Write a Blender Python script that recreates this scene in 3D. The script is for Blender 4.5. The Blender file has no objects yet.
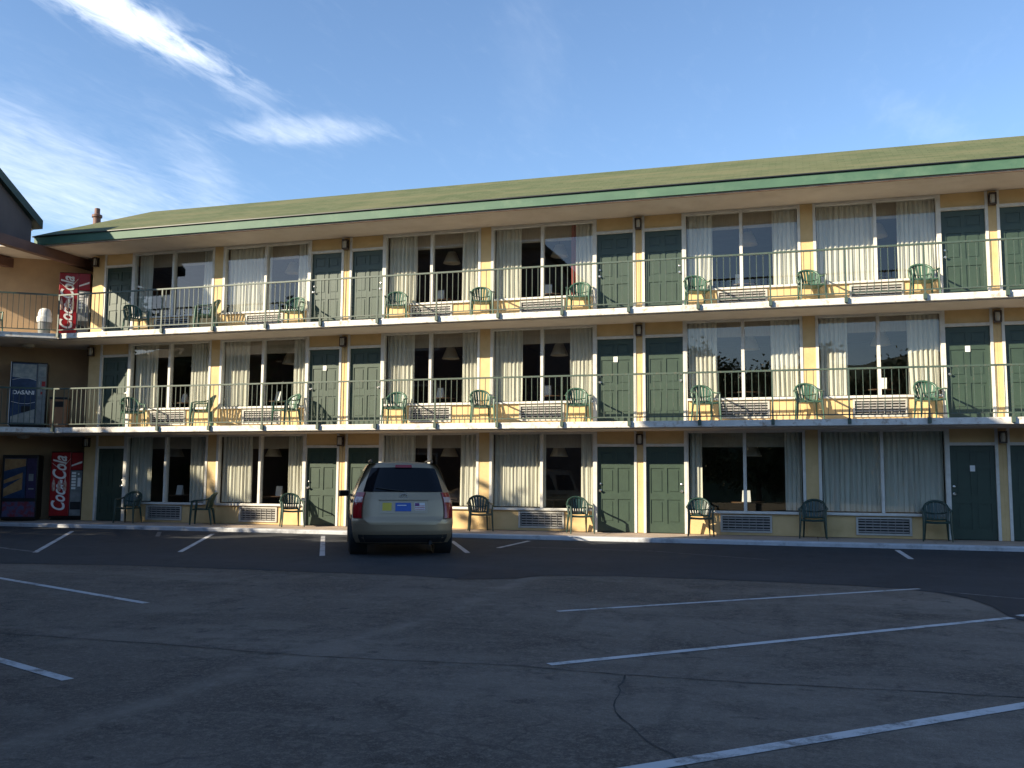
import bpy, bmesh, math, random
from mathutils import Vector, Matrix, noise as mnoise
random.seed(7)
sc = bpy.context.scene
COL = sc.collection
R = math.radians

# ------------------------------------------------------------------ materials
def _nt(name):
    m = bpy.data.materials.new(name); m.use_nodes = True
    nt = m.node_tree
    b = nt.nodes['Principled BSDF']
    return m, nt, b

def mat(name, col, rough=0.6, col2=None, scale=4.0, detail=6.0, bump=0.0, bscale=40.0,
        metal=0.0, spec=0.5, stretch=(1, 1, 1), lo=0.35, hi=0.65, coat=0.0, dirt=None, dscale=1.2, damt=0.5):
    m, nt, b = _nt(name)
    N, L = nt.nodes, nt.links
    b.inputs['Base Color'].default_value = (*col, 1)
    b.inputs['Roughness'].default_value = rough
    b.inputs['Metallic'].default_value = metal
    b.inputs['Specular IOR Level'].default_value = spec
    if coat: b.inputs['Coat Weight'].default_value = coat; b.inputs['Coat Roughness'].default_value = 0.05
    tc = N.new('ShaderNodeTexCoord')
    mp = N.new('ShaderNodeMapping'); mp.inputs['Scale'].default_value = stretch
    L.new(tc.outputs['Object'], mp.inputs['Vector'])
    last = None
    if col2:
        n = N.new('ShaderNodeTexNoise'); n.inputs['Scale'].default_value = scale; n.inputs['Detail'].default_value = detail
        n.inputs['Roughness'].default_value = 0.6
        L.new(mp.outputs[0], n.inputs['Vector'])
        r = N.new('ShaderNodeValToRGB')
        r.color_ramp.elements[0].position = lo; r.color_ramp.elements[0].color = (*col, 1)
        r.color_ramp.elements[1].position = hi; r.color_ramp.elements[1].color = (*col2, 1)
        L.new(n.outputs['Fac'], r.inputs[0]); last = r.outputs[0]
    if dirt:
        n2 = N.new('ShaderNodeTexNoise'); n2.inputs['Scale'].default_value = dscale; n2.inputs['Detail'].default_value = 8
        n2.inputs['Roughness'].default_value = 0.7
        L.new(tc.outputs['Object'], n2.inputs['Vector'])
        r2 = N.new('ShaderNodeMapRange'); r2.inputs['From Min'].default_value = 0.52; r2.inputs['From Max'].default_value = 0.72
        r2.inputs['To Max'].default_value = damt
        L.new(n2.outputs['Fac'], r2.inputs['Value'])
        mx = N.new('ShaderNodeMixRGB'); mx.inputs[1].default_value = (*col, 1); mx.inputs[2].default_value = (*dirt, 1)
        L.new(r2.outputs[0], mx.inputs[0])
        if last: L.new(last, mx.inputs[1])
        last = mx.outputs[0]
    if last: L.new(last, b.inputs['Base Color'])
    if bump:
        nb = N.new('ShaderNodeTexNoise'); nb.inputs['Scale'].default_value = bscale; nb.inputs['Detail'].default_value = 4
        L.new(mp.outputs[0], nb.inputs['Vector'])
        bp = N.new('ShaderNodeBump'); bp.inputs['Strength'].default_value = bump; bp.inputs['Distance'].default_value = 0.02
        L.new(nb.outputs['Fac'], bp.inputs['Height']); L.new(bp.outputs[0], b.inputs['Normal'])
    return m

M = {}
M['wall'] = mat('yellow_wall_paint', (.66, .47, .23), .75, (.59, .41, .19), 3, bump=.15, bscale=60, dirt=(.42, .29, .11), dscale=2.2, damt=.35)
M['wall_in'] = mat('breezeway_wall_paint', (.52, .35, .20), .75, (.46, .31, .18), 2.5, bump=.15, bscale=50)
M['trim'] = mat('white_trim_paint', (.68, .66, .61), .5, (.60, .58, .53), 6, dirt=(.4, .36, .3), dscale=4, damt=.4)
M['door'] = mat('green_door_paint', (.036, .062, .043), .42, (.031, .053, .038), 5, bump=.04, bscale=90)
M['deck'] = mat('balcony_concrete_paint', (.72, .70, .66), .7, (.62, .60, .56), 5, bump=.12, bscale=50, dirt=(.28, .17, .09), dscale=7, damt=.9)
M['soffit'] = mat('painted_soffit', (.60, .52, .44), .75, (.54, .46, .38), 1.3, bump=.1, bscale=40, dirt=(.38, .29, .22), dscale=.9, damt=.45)
M['rust_trim'] = mat('rusty_drip_trim', (.30, .17, .12), .7, (.42, .30, .22), 6)
M['fascia'] = mat('green_fascia_paint', (.040, .105, .066), .6, (.055, .13, .08), 3, stretch=(.4, 1, 1), dirt=(.13, .20, .13), dscale=1.1, damt=.55)
M['dark_fascia'] = mat('dark_green_fascia', (.018, .036, .028), .6, (.025, .046, .034), 4)
M['rail'] = mat('green_railing_paint', (.045, .075, .058), .45, (.06, .09, .07), 20, dirt=(.18, .12, .08), dscale=14, damt=.5)
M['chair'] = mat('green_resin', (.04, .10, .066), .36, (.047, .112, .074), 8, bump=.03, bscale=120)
M['chair_shaded'] = mat('shaded_green_resin', (.018, .045, .036), .38, (.022, .052, .04), 8, bump=.03, bscale=120)  # same resin with the ground floor shade put into its colour
M['metal'] = mat('satin_steel', (.62, .61, .58), .3, metal=1.0)
M['brass_dark'] = mat('bronze_lantern', (.045, .03, .022), .5, (.06, .04, .03), 20)
M['lantern_glass'] = mat('frosted_lantern_glass', (.5, .47, .40), .35)
M['ac'] = mat('air_conditioner_shell', (.50, .48, .43), .55, (.43, .41, .37), 6, dirt=(.25, .2, .15), dscale=5, damt=.5)
M['ac_slat'] = mat('air_conditioner_fins', (.32, .31, .29), .5, (.24, .23, .22), 12)
M['dark'] = mat('dark_void', (.012, .012, .013), .8)
M['carpet'] = mat('room_carpet', (.05, .045, .04), .95, (.065, .055, .045), 10)
M['room'] = mat('room_wallpaper', (.17, .13, .10), .9, (.14, .11, .085), 3)
M['valance'] = mat('beige_valance', (.46, .40, .32), .85, (.40, .34, .27), 9, stretch=(4, 1, .5))
M['shade'] = mat('lampshade_fabric', (.78, .70, .58), .85, (.72, .64, .52), 8)
M['card'] = mat('white_card', (.8, .8, .79), .7)
M['wood'] = mat('dark_table_wood', (.10, .055, .03), .35, (.07, .04, .022), 3, stretch=(1, 6, 1))
M['asphalt_new'] = None
M['kerb'] = mat('painted_kerb_concrete', (.50, .51, .53), .7, (.44, .46, .49), 5, bump=.25, bscale=30, dirt=(.14, .14, .15), dscale=2.6, damt=.8)
M['walk'] = mat('walkway_concrete', (.42, .33, .26), .8, (.35, .28, .22), 3, bump=.2, bscale=60, dirt=(.2, .16, .13), dscale=2, damt=.6)
M['siding'] = mat('brown_gable_siding', (.115, .088, .082), .8, (.09, .07, .066), 3, stretch=(1, 1, .2))
M['beam'] = mat('brown_painted_beam', (.17, .085, .06), .65, (.13, .065, .048), 3)
M['black'] = mat('black_plastic', (.012, .012, .013), .35)
M['grey_plastic'] = mat('grey_bin_plastic', (.24, .25, .25), .5, (.20, .21, .21), 8)
M['bag'] = mat('white_bin_liner', (.78, .78, .76), .4, bump=.4, bscale=25)
M['brown_bin'] = mat('brown_bin_panel', (.30, .15, .07), .6, (.25, .12, .055), 5, stretch=(1, 1, .3))
M['red'] = mat('vending_red', (.30, .012, .014), .3, (.25, .009, .012), 5)
M['white'] = mat('vending_white', (.78, .77, .75), .35)
M['cream'] = mat('vending_bottle_cream', (.62, .52, .44), .35, (.30, .10, .07), 9)
M['blue'] = mat('vending_blue', (.010, .022, .06), .3, (.03, .06, .13), 4)
M['pale_blue'] = mat('vending_pale_blue', (.16, .19, .20), .35, (.34, .34, .30), 5)
M['gold'] = mat('snack_gold', (.34, .21, .09), .4, (.22, .12, .05), 5)
M['purple'] = mat('snack_purple', (.025, .016, .05), .4, (.035, .022, .075), 8)
M['pink'] = mat('snack_picture', (.14, .022, .035), .4, (.06, .065, .13), 9, lo=.42, hi=.58)
M['grey_panel'] = mat('vending_grey_panel', (.22, .23, .23), .4, (.14, .15, .15), 5)
M['tree_bark'] = mat('tree_bark', (.07, .05, .035), .9, (.11, .085, .06), 8, stretch=(1, 1, .2), bump=.5, bscale=20)
M['leaf'] = mat('tree_leaves', (.035, .065, .018), .6, (.07, .105, .03), .9)
M['ground'] = mat('rough_ground', (.09, .10, .05), .95, (.12, .10, .07), .4)
# van
M['paint'] = mat('champagne_car_paint', (.35, .27, .18), .34, metal=.5, coat=.3)
M['van_glass'] = mat('tinted_van_glass', (.006, .007, .010), .06, spec=.22)
M['van_plastic'] = mat('black_van_plastic', (.02, .02, .021), .55)
M['tyre'] = mat('tyre_rubber', (.018, .018, .018), .85, (.03, .028, .026), 20)
M['rim'] = mat('alloy_rim', (.55, .55, .56), .3, metal=.9)
M['tail_red'] = mat('tail_light_red', (.30, .008, .012), .15, coat=.8)
M['tail_clear'] = mat('tail_light_clear', (.55, .38, .36), .12, coat=.8)
M['plate_blue'] = mat('plate_blue', (.02, .09, .40), .4)
M['sticker_yellow'] = mat('sticker_yellow', (.62, .48, .05), .5)
M['sticker_white'] = mat('sticker_white', (.7, .68, .68), .5)
M['sticker_purple'] = mat('sticker_purple', (.13, .03, .16), .5)
M['stripe_red'] = mat('sticker_red', (.45, .08, .10), .5)

def sheet_mat(name, cols, rough, kind):
    m, nt, b = _nt(name); N, L = nt.nodes, nt.links
    return m, nt, b

def asphalt(name, a, bcol, light, dark, seed=0.0, seam=False):
    m, nt, b = _nt(name); N, L = nt.nodes, nt.links
    tc = N.new('ShaderNodeTexCoord')
    mp = N.new('ShaderNodeMapping'); mp.inputs['Location'].default_value = (seed, seed * 1.7, 0)
    L.new(tc.outputs['Object'], mp.inputs['Vector'])
    def nz(scale, detail=6, rough=.6, stretch=None):
        n = N.new('ShaderNodeTexNoise'); n.inputs['Scale'].default_value = scale
        n.inputs['Detail'].default_value = detail; n.inputs['Roughness'].default_value = rough
        if stretch:
            q = N.new('ShaderNodeMapping'); q.inputs['Scale'].default_value = stretch; q.inputs['Rotation'].default_value = (0, 0, R(-12))
            L.new(mp.outputs[0], q.inputs['Vector']); L.new(q.outputs[0], n.inputs['Vector'])
        else: L.new(mp.outputs[0], n.inputs['Vector'])
        return n.outputs['Fac']
    def rng(src, lo, hi, to=1.0):
        r = N.new('ShaderNodeMapRange'); r.inputs['From Min'].default_value = lo; r.inputs['From Max'].default_value = hi
        r.inputs['To Max'].default_value = to; L.new(src, r.inputs['Value']); return r.outputs[0]
    def mix(f, c1, c2):
        x = N.new('ShaderNodeMixRGB'); L.new(f, x.inputs[0])
        for i, c in ((1, c1), (2, c2)):
            if isinstance(c, tuple): x.inputs[i].default_value = (*c, 1)
            else: L.new(c, x.inputs[i])
        return x.outputs[0]
    c = mix(rng(nz(.45, 8, .65), .40, .60), a, bcol)
    c = mix(rng(nz(.9, 8, .7, (.35, 1, 1)), .47, .70, .8), c, light)      # worn pale drifts
    c = mix(rng(nz(1.7, 8, .72), .51, .66, .8), c, dark)                  # oil and damp patches
    c = mix(rng(nz(6, 6, .7), .55, .70, .6), c, light)
    c = mix(rng(nz(2.6, 3, .5, (1, .12, 1)), .60, .74, .55), c, dark)      # tyre tracks
    c = mix(rng(nz(3.3, 2, .4), .68, .74, .8), c, dark)                    # drips
    c = mix(rng(nz(22, 3, .6), .50, .66, .5), c, light)
    c = mix(rng(nz(70, 2, .5), .52, .70, .55), c, light)                  # aggregate
    c = mix(rng(nz(95, 2, .5), .55, .70, .6), c, dark)
    if seam:                                                             # paving joint, a pale band running towards the motel
        sx = N.new('ShaderNodeSeparateXYZ'); L.new(tc.outputs['Object'], sx.inputs[0])
        def mt(op, x, y):
            q = N.new('ShaderNodeMath'); q.operation = op
            for i, w_ in enumerate((x, y)):
                if isinstance(w_, (int, float)): q.inputs[i].default_value = w_
                else: L.new(w_, q.inputs[i])
            return q.outputs[0]
        off = mt('ADD', mt('ADD', sx.outputs[0], 4.02), mt('MULTIPLY', mt('MAXIMUM', mt('SUBTRACT', -12.5, sx.outputs[1]), 0.0), .11))
        off = mt('ADD', off, mt('MULTIPLY', mt('SUBTRACT', nz(1.2, 5), .5), .35))
        ga = mt('POWER', 2.718, mt('MULTIPLY', mt('MULTIPLY', off, off), -45.0))
        c = mix(mt('MULTIPLY', ga, rng(nz(1.5, 6), .35, .65, .75)), c, light)
    vo = N.new('ShaderNodeTexVoronoi'); vo.feature = 'DISTANCE_TO_EDGE'; vo.inputs['Scale'].default_value = .42
    wn = N.new('ShaderNodeTexNoise'); wn.inputs['Scale'].default_value = 1.6; wn.inputs['Detail'].default_value = 6
    L.new(mp.outputs[0], wn.inputs['Vector'])
    ad = N.new('ShaderNodeMixRGB'); ad.blend_type = 'ADD'; ad.inputs[0].default_value = .9
    L.new(mp.outputs[0], ad.inputs[1]); L.new(wn.outputs['Color'], ad.inputs[2]); L.new(ad.outputs[0], vo.inputs['Vector'])
    cr = N.new('ShaderNodeMapRange'); cr.inputs['From Min'].default_value = 0; cr.inputs['From Max'].default_value = .012
    cr.inputs['To Min'].default_value = 1; cr.inputs['To Max'].default_value = 0
    L.new(vo.outputs['Distance'], cr.inputs['Value'])
    gate = N.new('ShaderNodeMath'); gate.operation = 'MULTIPLY'
    L.new(cr.outputs[0], gate.inputs[0]); L.new(rng(nz(.5, 3), .54, .6, .55), gate.inputs[1])
    c = mix(gate.outputs[0], c, dark)
    L.new(c, b.inputs['Base Color'])
    b.inputs['Roughness'].default_value = .85
    b.inputs['Specular IOR Level'].default_value = .35
    bp = N.new('ShaderNodeBump'); bp.inputs['Strength'].default_value = .55; bp.inputs['Distance'].default_value = .012
    L.new(nz(110, 3), bp.inputs['Height']); L.new(bp.outputs[0], b.inputs['Normal'])
    return m
M['asphalt_old'] = asphalt('old_asphalt', (.080, .064, .053), (.130, .105, .087), (.225, .186, .155), (.040, .033, .028), seam=True)
M['asphalt_new'] = asphalt('new_asphalt', (.025, .029, .035), (.032, .036, .042), (.050, .053, .060), (.016, .018, .022), 13.0)
M['patch'] = asphalt('fresh_patch', (.026, .026, .029), (.030, .030, .034), (.040, .040, .044), (.018, .018, .02), 31.0)
M['crack'] = mat('asphalt_crack', (.026, .024, .023), .95, (.055, .05, .046), 5, lo=.42, hi=.58)
#M_seam = mat('pale_asphalt_seam', (.165, .146, .128), .9, (.105, .092, .082), 3, lo=.45, hi=.6)

def line_mat():
    m, nt, b = _nt('worn_line_paint'); N, L = nt.nodes, nt.links
    tc = N.new('ShaderNodeTexCoord')
    n = N.new('ShaderNodeTexNoise'); n.inputs['Scale'].default_value = 3.2; n.inputs['Detail'].default_value = 12; n.inputs['Roughness'].default_value = .8
    L.new(tc.outputs['Object'], n.inputs['Vector'])
    r = N.new('ShaderNodeValToRGB')
    r.color_ramp.elements[0].position = .36; r.color_ramp.elements[0].color = (.11, .105, .10, 1)
    r.color_ramp.elements[1].position = .50; r.color_ramp.elements[1].color = (.50, .50, .51, 1)
    L.new(n.outputs['Fac'], r.inputs[0]); L.new(r.outputs[0], b.inputs['Base Color'])
    b.inputs['Roughness'].default_value = .7
    return m
M['line'] = line_mat()
M['line_faint'] = mat('faded_line_paint', (.16, .16, .165), .8, (.05, .052, .055), 6, lo=.4, hi=.6)

def shingle_mat(name, c1, c2, c3):
    m, nt, b = _nt(name); N, L = nt.nodes, nt.links
    tc = N.new('ShaderNodeTexCoord')
    mp = N.new('ShaderNodeMapping'); L.new(tc.outputs['Object'], mp.inputs['Vector'])
    br = N.new('ShaderNodeTexBrick'); br.inputs['Scale'].default_value = 1.0
    br.inputs['Brick Width'].default_value = .30; br.inputs['Row Height'].default_value = .14
    br.inputs['Mortar Size'].default_value = .006; br.inputs['Color1'].default_value = (*c1, 1); br.inputs['Color2'].default_value = (*c2, 1)
    br.inputs['Mortar'].default_value = (c1[0] * .72, c1[1] * .72, c1[2] * .72, 1); br.inputs['Bias'].default_value = 0
    L.new(mp.outputs[0], br.inputs['Vector'])
    n = N.new('ShaderNodeTexNoise'); n.inputs['Scale'].default_value = 1.1; n.inputs['Detail'].default_value = 7
    q = N.new('ShaderNodeMapping'); q.inputs['Scale'].default_value = (.5, 2.2, 1); L.new(tc.outputs['Object'], q.inputs['Vector']); L.new(q.outputs[0], n.inputs['Vector'])
    mr = N.new('ShaderNodeMapRange'); mr.inputs['From Min'].default_value = .42; mr.inputs['From Max'].default_value = .68; mr.inputs['To Max'].default_value = .75
    L.new(n.outputs['Fac'], mr.inputs['Value'])
    mx = N.new('ShaderNodeMixRGB'); L.new(mr.outputs[0], mx.inputs[0]); L.new(br.outputs['Color'], mx.inputs[1]); mx.inputs[2].default_value = (*c3, 1)
    L.new(mx.outputs[0], b.inputs['Base Color']); b.inputs['Roughness'].default_value = .95; b.inputs['Specular IOR Level'].default_value = .2
    bp = N.new('ShaderNodeBump'); bp.inputs['Strength'].default_value = .6; bp.inputs['Distance'].default_value = .02
    L.new(br.outputs['Fac'], bp.inputs['Height']); bp.invert = True; L.new(bp.outputs[0], b.inputs['Normal'])
    return m
M['shingle'] = shingle_mat('green_shingles', (.085, .105, .050), (.115, .130, .068), (.15, .145, .078))
M['dark_shingle'] = shingle_mat('dark_shingles', (.05, .055, .045), (.06, .065, .05), (.07, .065, .05))

def glass_mat():
    m = bpy.data.materials.new('window_glass'); m.use_nodes = True
    nt = m.node_tree; N, L = nt.nodes, nt.links; N.clear()
    out = N.new('ShaderNodeOutputMaterial')
    tr = N.new('ShaderNodeBsdfTransparent'); tr.inputs['Color'].default_value = (.88, .90, .88, 1)
    gl = N.new('ShaderNodeBsdfGlossy'); gl.inputs['Roughness'].default_value = 0.0; gl.inputs['Color'].default_value = (.95, .86, .80, 1)
    ge = N.new('ShaderNodeNewGeometry'); dt = N.new('ShaderNodeVectorMath'); dt.operation = 'DOT_PRODUCT'
    L.new(ge.outputs['Normal'], dt.inputs[0]); L.new(ge.outputs['Incoming'], dt.inputs[1])
    def mm(op, x, y):
        q = N.new('ShaderNodeMath'); q.operation = op
        for i, w_ in enumerate((x, y)):
            if w_ is None: continue
            if isinstance(w_, float): q.inputs[i].default_value = w_
            else: L.new(w_, q.inputs[i])
        return q.outputs[0]
    ab_ = mm('ABSOLUTE', dt.outputs['Value'], None)
    fz = mm('ADD', mm('MULTIPLY', mm('POWER', mm('SUBTRACT', 1.0, ab_), 5.0), .91), .085)     # Schlick, same from both sides
    tc = N.new('ShaderNodeTexCoord')
    n = N.new('ShaderNodeTexNoise'); n.inputs['Scale'].default_value = .8; n.inputs['Detail'].default_value = 1
    L.new(tc.outputs['Object'], n.inputs['Vector'])
    bp = N.new('ShaderNodeBump'); bp.inputs['Strength'].default_value = .05; bp.inputs['Distance'].default_value = .03
    L.new(n.outputs['Fac'], bp.inputs['Height']); L.new(bp.outputs[0], gl.inputs['Normal'])
    mx = N.new('ShaderNodeMixShader')
    L.new(fz, mx.inputs[0]); L.new(tr.outputs[0], mx.inputs[1]); L.new(gl.outputs[0], mx.inputs[2])
    L.new(mx.outputs[0], out.inputs['Surface'])
    return m
M['glass'] = glass_mat()

def curtain_mat(name, c, t=.3):
    m, nt, b = _nt(name); N, L = nt.nodes, nt.links
    b.inputs['Roughness'].default_value = .9; b.inputs['Specular IOR Level'].default_value = .1
    tc = N.new('ShaderNodeTexCoord'); n = N.new('ShaderNodeTexNoise'); n.inputs['Scale'].default_value = 3
    q = N.new('ShaderNodeMapping'); q.inputs['Scale'].default_value = (4, 1, .4); L.new(tc.outputs['Object'], q.inputs['Vector']); L.new(q.outputs[0], n.inputs['Vector'])
    r = N.new('ShaderNodeValToRGB'); r.color_ramp.elements[0].color = (c[0] * .86, c[1] * .86, c[2] * .84, 1); r.color_ramp.elements[1].color = (*c, 1)
    r.color_ramp.elements[0].position = .3; r.color_ramp.elements[1].position = .7
    L.new(n.outputs['Fac'], r.inputs[0]); L.new(r.outputs[0], b.inputs['Base Color'])
    tl = N.new('ShaderNodeBsdfTranslucent'); L.new(r.outputs[0], tl.inputs['Color'])
    mx = N.new('ShaderNodeMixShader'); mx.inputs[0].default_value = t
    out = N['Material Output']
    L.new(b.outputs[0], mx.inputs[1]); L.new(tl.outputs[0], mx.inputs[2]); L.new(mx.outputs[0], out.inputs['Surface'])
    return m
M['curtain'] = curtain_mat('pale_curtain_cloth', (.86, .83, .74), .25)
M['curtain_red'] = curtain_mat('red_curtain_cloth', (.45, .14, .13))

# ------------------------------------------------------------------ mesh helpers
class MB:
    def __init__(self): self.v = []; self.f = []; self.m = []
    def add(self, verts, faces, mi=0, T=None):
        o = len(self.v)
        for p in verts:
            p = Vector(p)
            self.v.append(tuple(T @ p) if T else tuple(p))
        for f in faces: self.f.append([i + o for i in f]); self.m.append(mi)
        return self
    def box(self, a, b, mi=0, T=None):
        (x0, y0, z0), (x1, y1, z1) = a, b
        x0, x1 = min(x0, x1), max(x0, x1); y0, y1 = min(y0, y1), max(y0, y1); z0, z1 = min(z0, z1), max(z0, z1)
        v = [(x0, y0, z0), (x1, y0, z0), (x1, y1, z0), (x0, y1, z0), (x0, y0, z1), (x1, y0, z1), (x1, y1, z1), (x0, y1, z1)]
        return self.add(v, [(0, 3, 2, 1), (4, 5, 6, 7), (0, 1, 5, 4), (1, 2, 6, 5), (2, 3, 7, 6), (3, 0, 4, 7)], mi, T)
    def prism(self, poly, z0, z1, mi=0, T=None):      # poly (x,y) anticlockwise
        n = len(poly)
        zz0 = z0 if isinstance(z0, (list, tuple)) else [z0] * n
        zz1 = z1 if isinstance(z1, (list, tuple)) else [z1] * n
        v = [(p[0], p[1], zz0[i]) for i, p in enumerate(poly)] + [(p[0], p[1], zz1[i]) for i, p in enumerate(poly)]
        f = [tuple(reversed(range(n))), tuple(range(n, 2 * n))] + [(i, (i + 1) % n, n + (i + 1) % n, n + i) for i in range(n)]
        return self.add(v, f, mi, T)
    def tube(self, pts, rad, seg=8, mi=0, T=None, flat=1.0, closed=False):
        pts = [Vector(p) for p in pts]; n = len(pts)
        rads = rad if isinstance(rad, (list, tuple)) else [rad] * n
        vs = []; fs = []
        up = None
        for i, p in enumerate(pts):
            if closed: t = (pts[(i + 1) % n] - pts[i - 1])
            else: t = (pts[min(i + 1, n - 1)] - pts[max(i - 1, 0)])
            t.normalize()
            if up is None:
                ref = Vector((0, 0, 1)) if abs(t.z) < .9 else Vector((1, 0, 0))
                up = (ref - t * ref.dot(t)).normalized()
            else: up = (up - t * up.dot(t)).normalized()
            s = t.cross(up)
            for k in range(seg):
                a = 2 * math.pi * k / seg
                vs.append(p + up * math.cos(a) * rads[i] * flat + s * math.sin(a) * rads[i])
        rng = n if closed else n - 1
        for i in range(rng):
            j = (i + 1) % n
            for k in range(seg):
                fs.append((i * seg + k, i * seg + (k + 1) % seg, j * seg + (k + 1) % seg, j * seg + k))
        if not closed:
            fs.append(tuple(reversed(range(seg)))); fs.append(tuple((n - 1) * seg + k for k in range(seg)))
        return self.add(vs, fs, mi, T)
    def lathe(self, prof, seg=24, mi=0, T=None, cap0=True, cap1=True):
        vs = []; fs = []
        for r, z in prof:
            for k in range(seg):
                a = 2 * math.pi * k / seg; vs.append((r * math.cos(a), r * math.sin(a), z))
        for i in range(len(prof) - 1):
            for k in range(seg):
                fs.append((i * seg + k, i * seg + (k + 1) % seg, (i + 1) * seg + (k + 1) % seg, (i + 1) * seg + k))
        if cap0: fs.append(tuple(reversed(range(seg))))
        if cap1: fs.append(tuple((len(prof) - 1) * seg + k for k in range(seg)))
        return self.add(vs, fs, mi, T)
    def grid(self, P, mi=0, T=None, flip=False):      # P[i][j] points
        n, m = len(P), len(P[0])
        vs = [p for row in P for p in row]; fs = []
        for i in range(n - 1):
            for j in range(m - 1):
                q = (i * m + j, i * m + j + 1, (i + 1) * m + j + 1, (i + 1) * m + j)
                fs.append(tuple(reversed(q)) if flip else q)
        return self.add(vs, fs, mi, T)
    def mesh(self, name, mats, smooth=None):
        me = bpy.data.meshes.new(name); me.from_pydata(self.v, [], self.f); me.update()
        mats = mats if isinstance(mats, (list, tuple)) else [mats]
        for x in mats: me.materials.append(x)
        me.polygons.foreach_set('material_index', self.m)
        if smooth is not None:
            me.polygons.foreach_set('use_smooth', [True] * len(me.polygons))
            me.set_sharp_from_angle(angle=R(smooth))
        me.update()
        return me

def link(name, me, parent=None, loc=(0, 0, 0), rot=(0, 0, 0)):
    o = bpy.data.objects.new(name, me); COL.objects.link(o)
    o.location = loc; o.rotation_euler = rot
    if parent: o.parent = parent
    return o
def build(mb, name, mats, parent=None, smooth=None, loc=(0, 0, 0), rot=(0, 0, 0), bevel=0, seg=2):
    o = link(name, mb.mesh(name, mats, smooth), parent, loc, rot)
    if bevel:
        b = o.modifiers.new('bevel', 'BEVEL'); b.width = bevel; b.segments = seg; b.limit_method = 'ANGLE'; b.angle_limit = R(35)
        b.harden_normals = False
    return o
def thing(name, label, cat, loc=(0, 0, 0), rz=0, group=None):
    o = link(name, None, None, loc, (0, 0, rz)); o.empty_display_size = .2
    o['label'] = label; o['category'] = cat
    if group: o['group'] = group
    return o
def tag(o, label, cat, group=None):
    o['label'] = label; o['category'] = cat
    if group: o['group'] = group
    return o
def struct(o): o['kind'] = 'structure'; return o
def dup(root, loc, rz, label, group=None):
    r = root.copy(); COL.objects.link(r); r.location = loc; r.rotation_euler = (0, 0, rz); r['label'] = label
    if group: r['group'] = group
    for ch in list(root.children):
        c = ch.copy(); COL.objects.link(c); c.parent = r
        for g in list(ch.children):
            d = g.copy(); COL.objects.link(d); d.parent = c
    return r

# ------------------------------------------------------------------ dimensions
ST = 2.61                                  # storey height
PC = [-15.42, -7.60, 0.20, 8.01]           # pillar centres (a window on either side)
HB = 3.905                                 # half bay
XL, XR = -19.64, 11.92
DY = -1.2                                  # balcony edge
CEIL = [2.42, 2.42, 2.41]
DOORH = 2.03
motel = thing('motel_building', 'three storey yellow motel with green doors, two railed balconies and a green shingle roof', 'building', (-4, 0, 0))
BX = -4.0
def bpart(mb, name, mats, smooth=None, parent=None, bevel=0):
    """part of the motel, vertices given in world coordinates"""
    o = build(mb, name, mats, parent or motel, smooth, bevel=bevel)
    if not parent: o.location = (-BX, 0, 0)
    return o
def bplace(name, me, x, z, parent=None, y=0.0):
    return link(name, me, parent or motel, (x - BX, y, z) if not parent else (x, y, z))

# --- walls
for k in range(3):
    z0 = k * ST; zt = z0 + CEIL[k] + (.03 if k < 2 else .0)
    w = MB()
    for c in PC:
        w.box((c - .14, -.02, z0), (c + .14, .22, zt))
        for s in (-1, 1):
            a = lambda u: c + s * u
            w.box((a(.14), 0, z0), (a(.9), .2, z0 + .50))                 # under window, beside the air conditioner
            w.box((a(2.05), 0, z0), (a(2.79), .2, z0 + .50))
            w.box((a(.9), 0, z0), (a(2.05), .2, z0 + .06)); w.box((a(.9), 0, z0 + .46), (a(2.05), .2, z0 + .50))
            w.box((a(.14), 0, z0 + 2.405), (a(2.79), .2, zt))
            w.box((a(2.86), .0, z0 + 2.095), (a(3.76), .2, zt))          # over the door
            if not (c == PC[0] and s == -1): w.box((a(3.82), .0, z0), (a(HB), .2, zt))
    w.box((XL, -.01, z0), (PC[0] - 3.82, .22, zt))
    bpart(w, 'wall', M['wall'], bevel=.006)
shell = MB()
shell.box((XL + .002, .23, 0), (XL + .2, 8.2, 7.6)); shell.box((XR - .2, .2, 0), (XR, 8.2, 7.6)); shell.box((XL + .2, 8.0, 0), (XR - .2, 8.2, 7.6))
bpart(shell, 'wall', M['wall'])

# --- balconies, soffit, walkway
a33 = Vector((-math.cos(R(33)), -math.sin(R(33)), 0)); n33 = Vector((math.sin(R(33)), -math.cos(R(33)), 0))
cr = Vector((-19.7, DY, 0)); far = cr + a33 * 5.0
def deck_poly(edge):
    c2 = Vector((-19.7 + .30 * (edge - DY) * -1, edge, 0)); f2 = c2 + a33 * 5.0
    return [(XR, edge), (XR, .23), (XL + .01, .23), (XL + .01, 2.2), (f2.x - n33.x * 4.4, f2.y - n33.y * 4.4), (f2.x, f2.y), (c2.x, c2.y)]
for k in (1, 2):
    z = k * ST
    d = MB()
    pl = deck_poly(DY)
    d.prism(pl, z - .19, [z - .045, z, z, z, z, z - .045, z - .045])
    bpart(d, 'balcony_deck', [M['deck']], bevel=.012)
    u = MB()
    pl2 = deck_poly(DY + .09)
    u.prism(pl2, z - .215, z - .1905)
    bpart(u, 'balcony_soffit', [M['soffit']])

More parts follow.
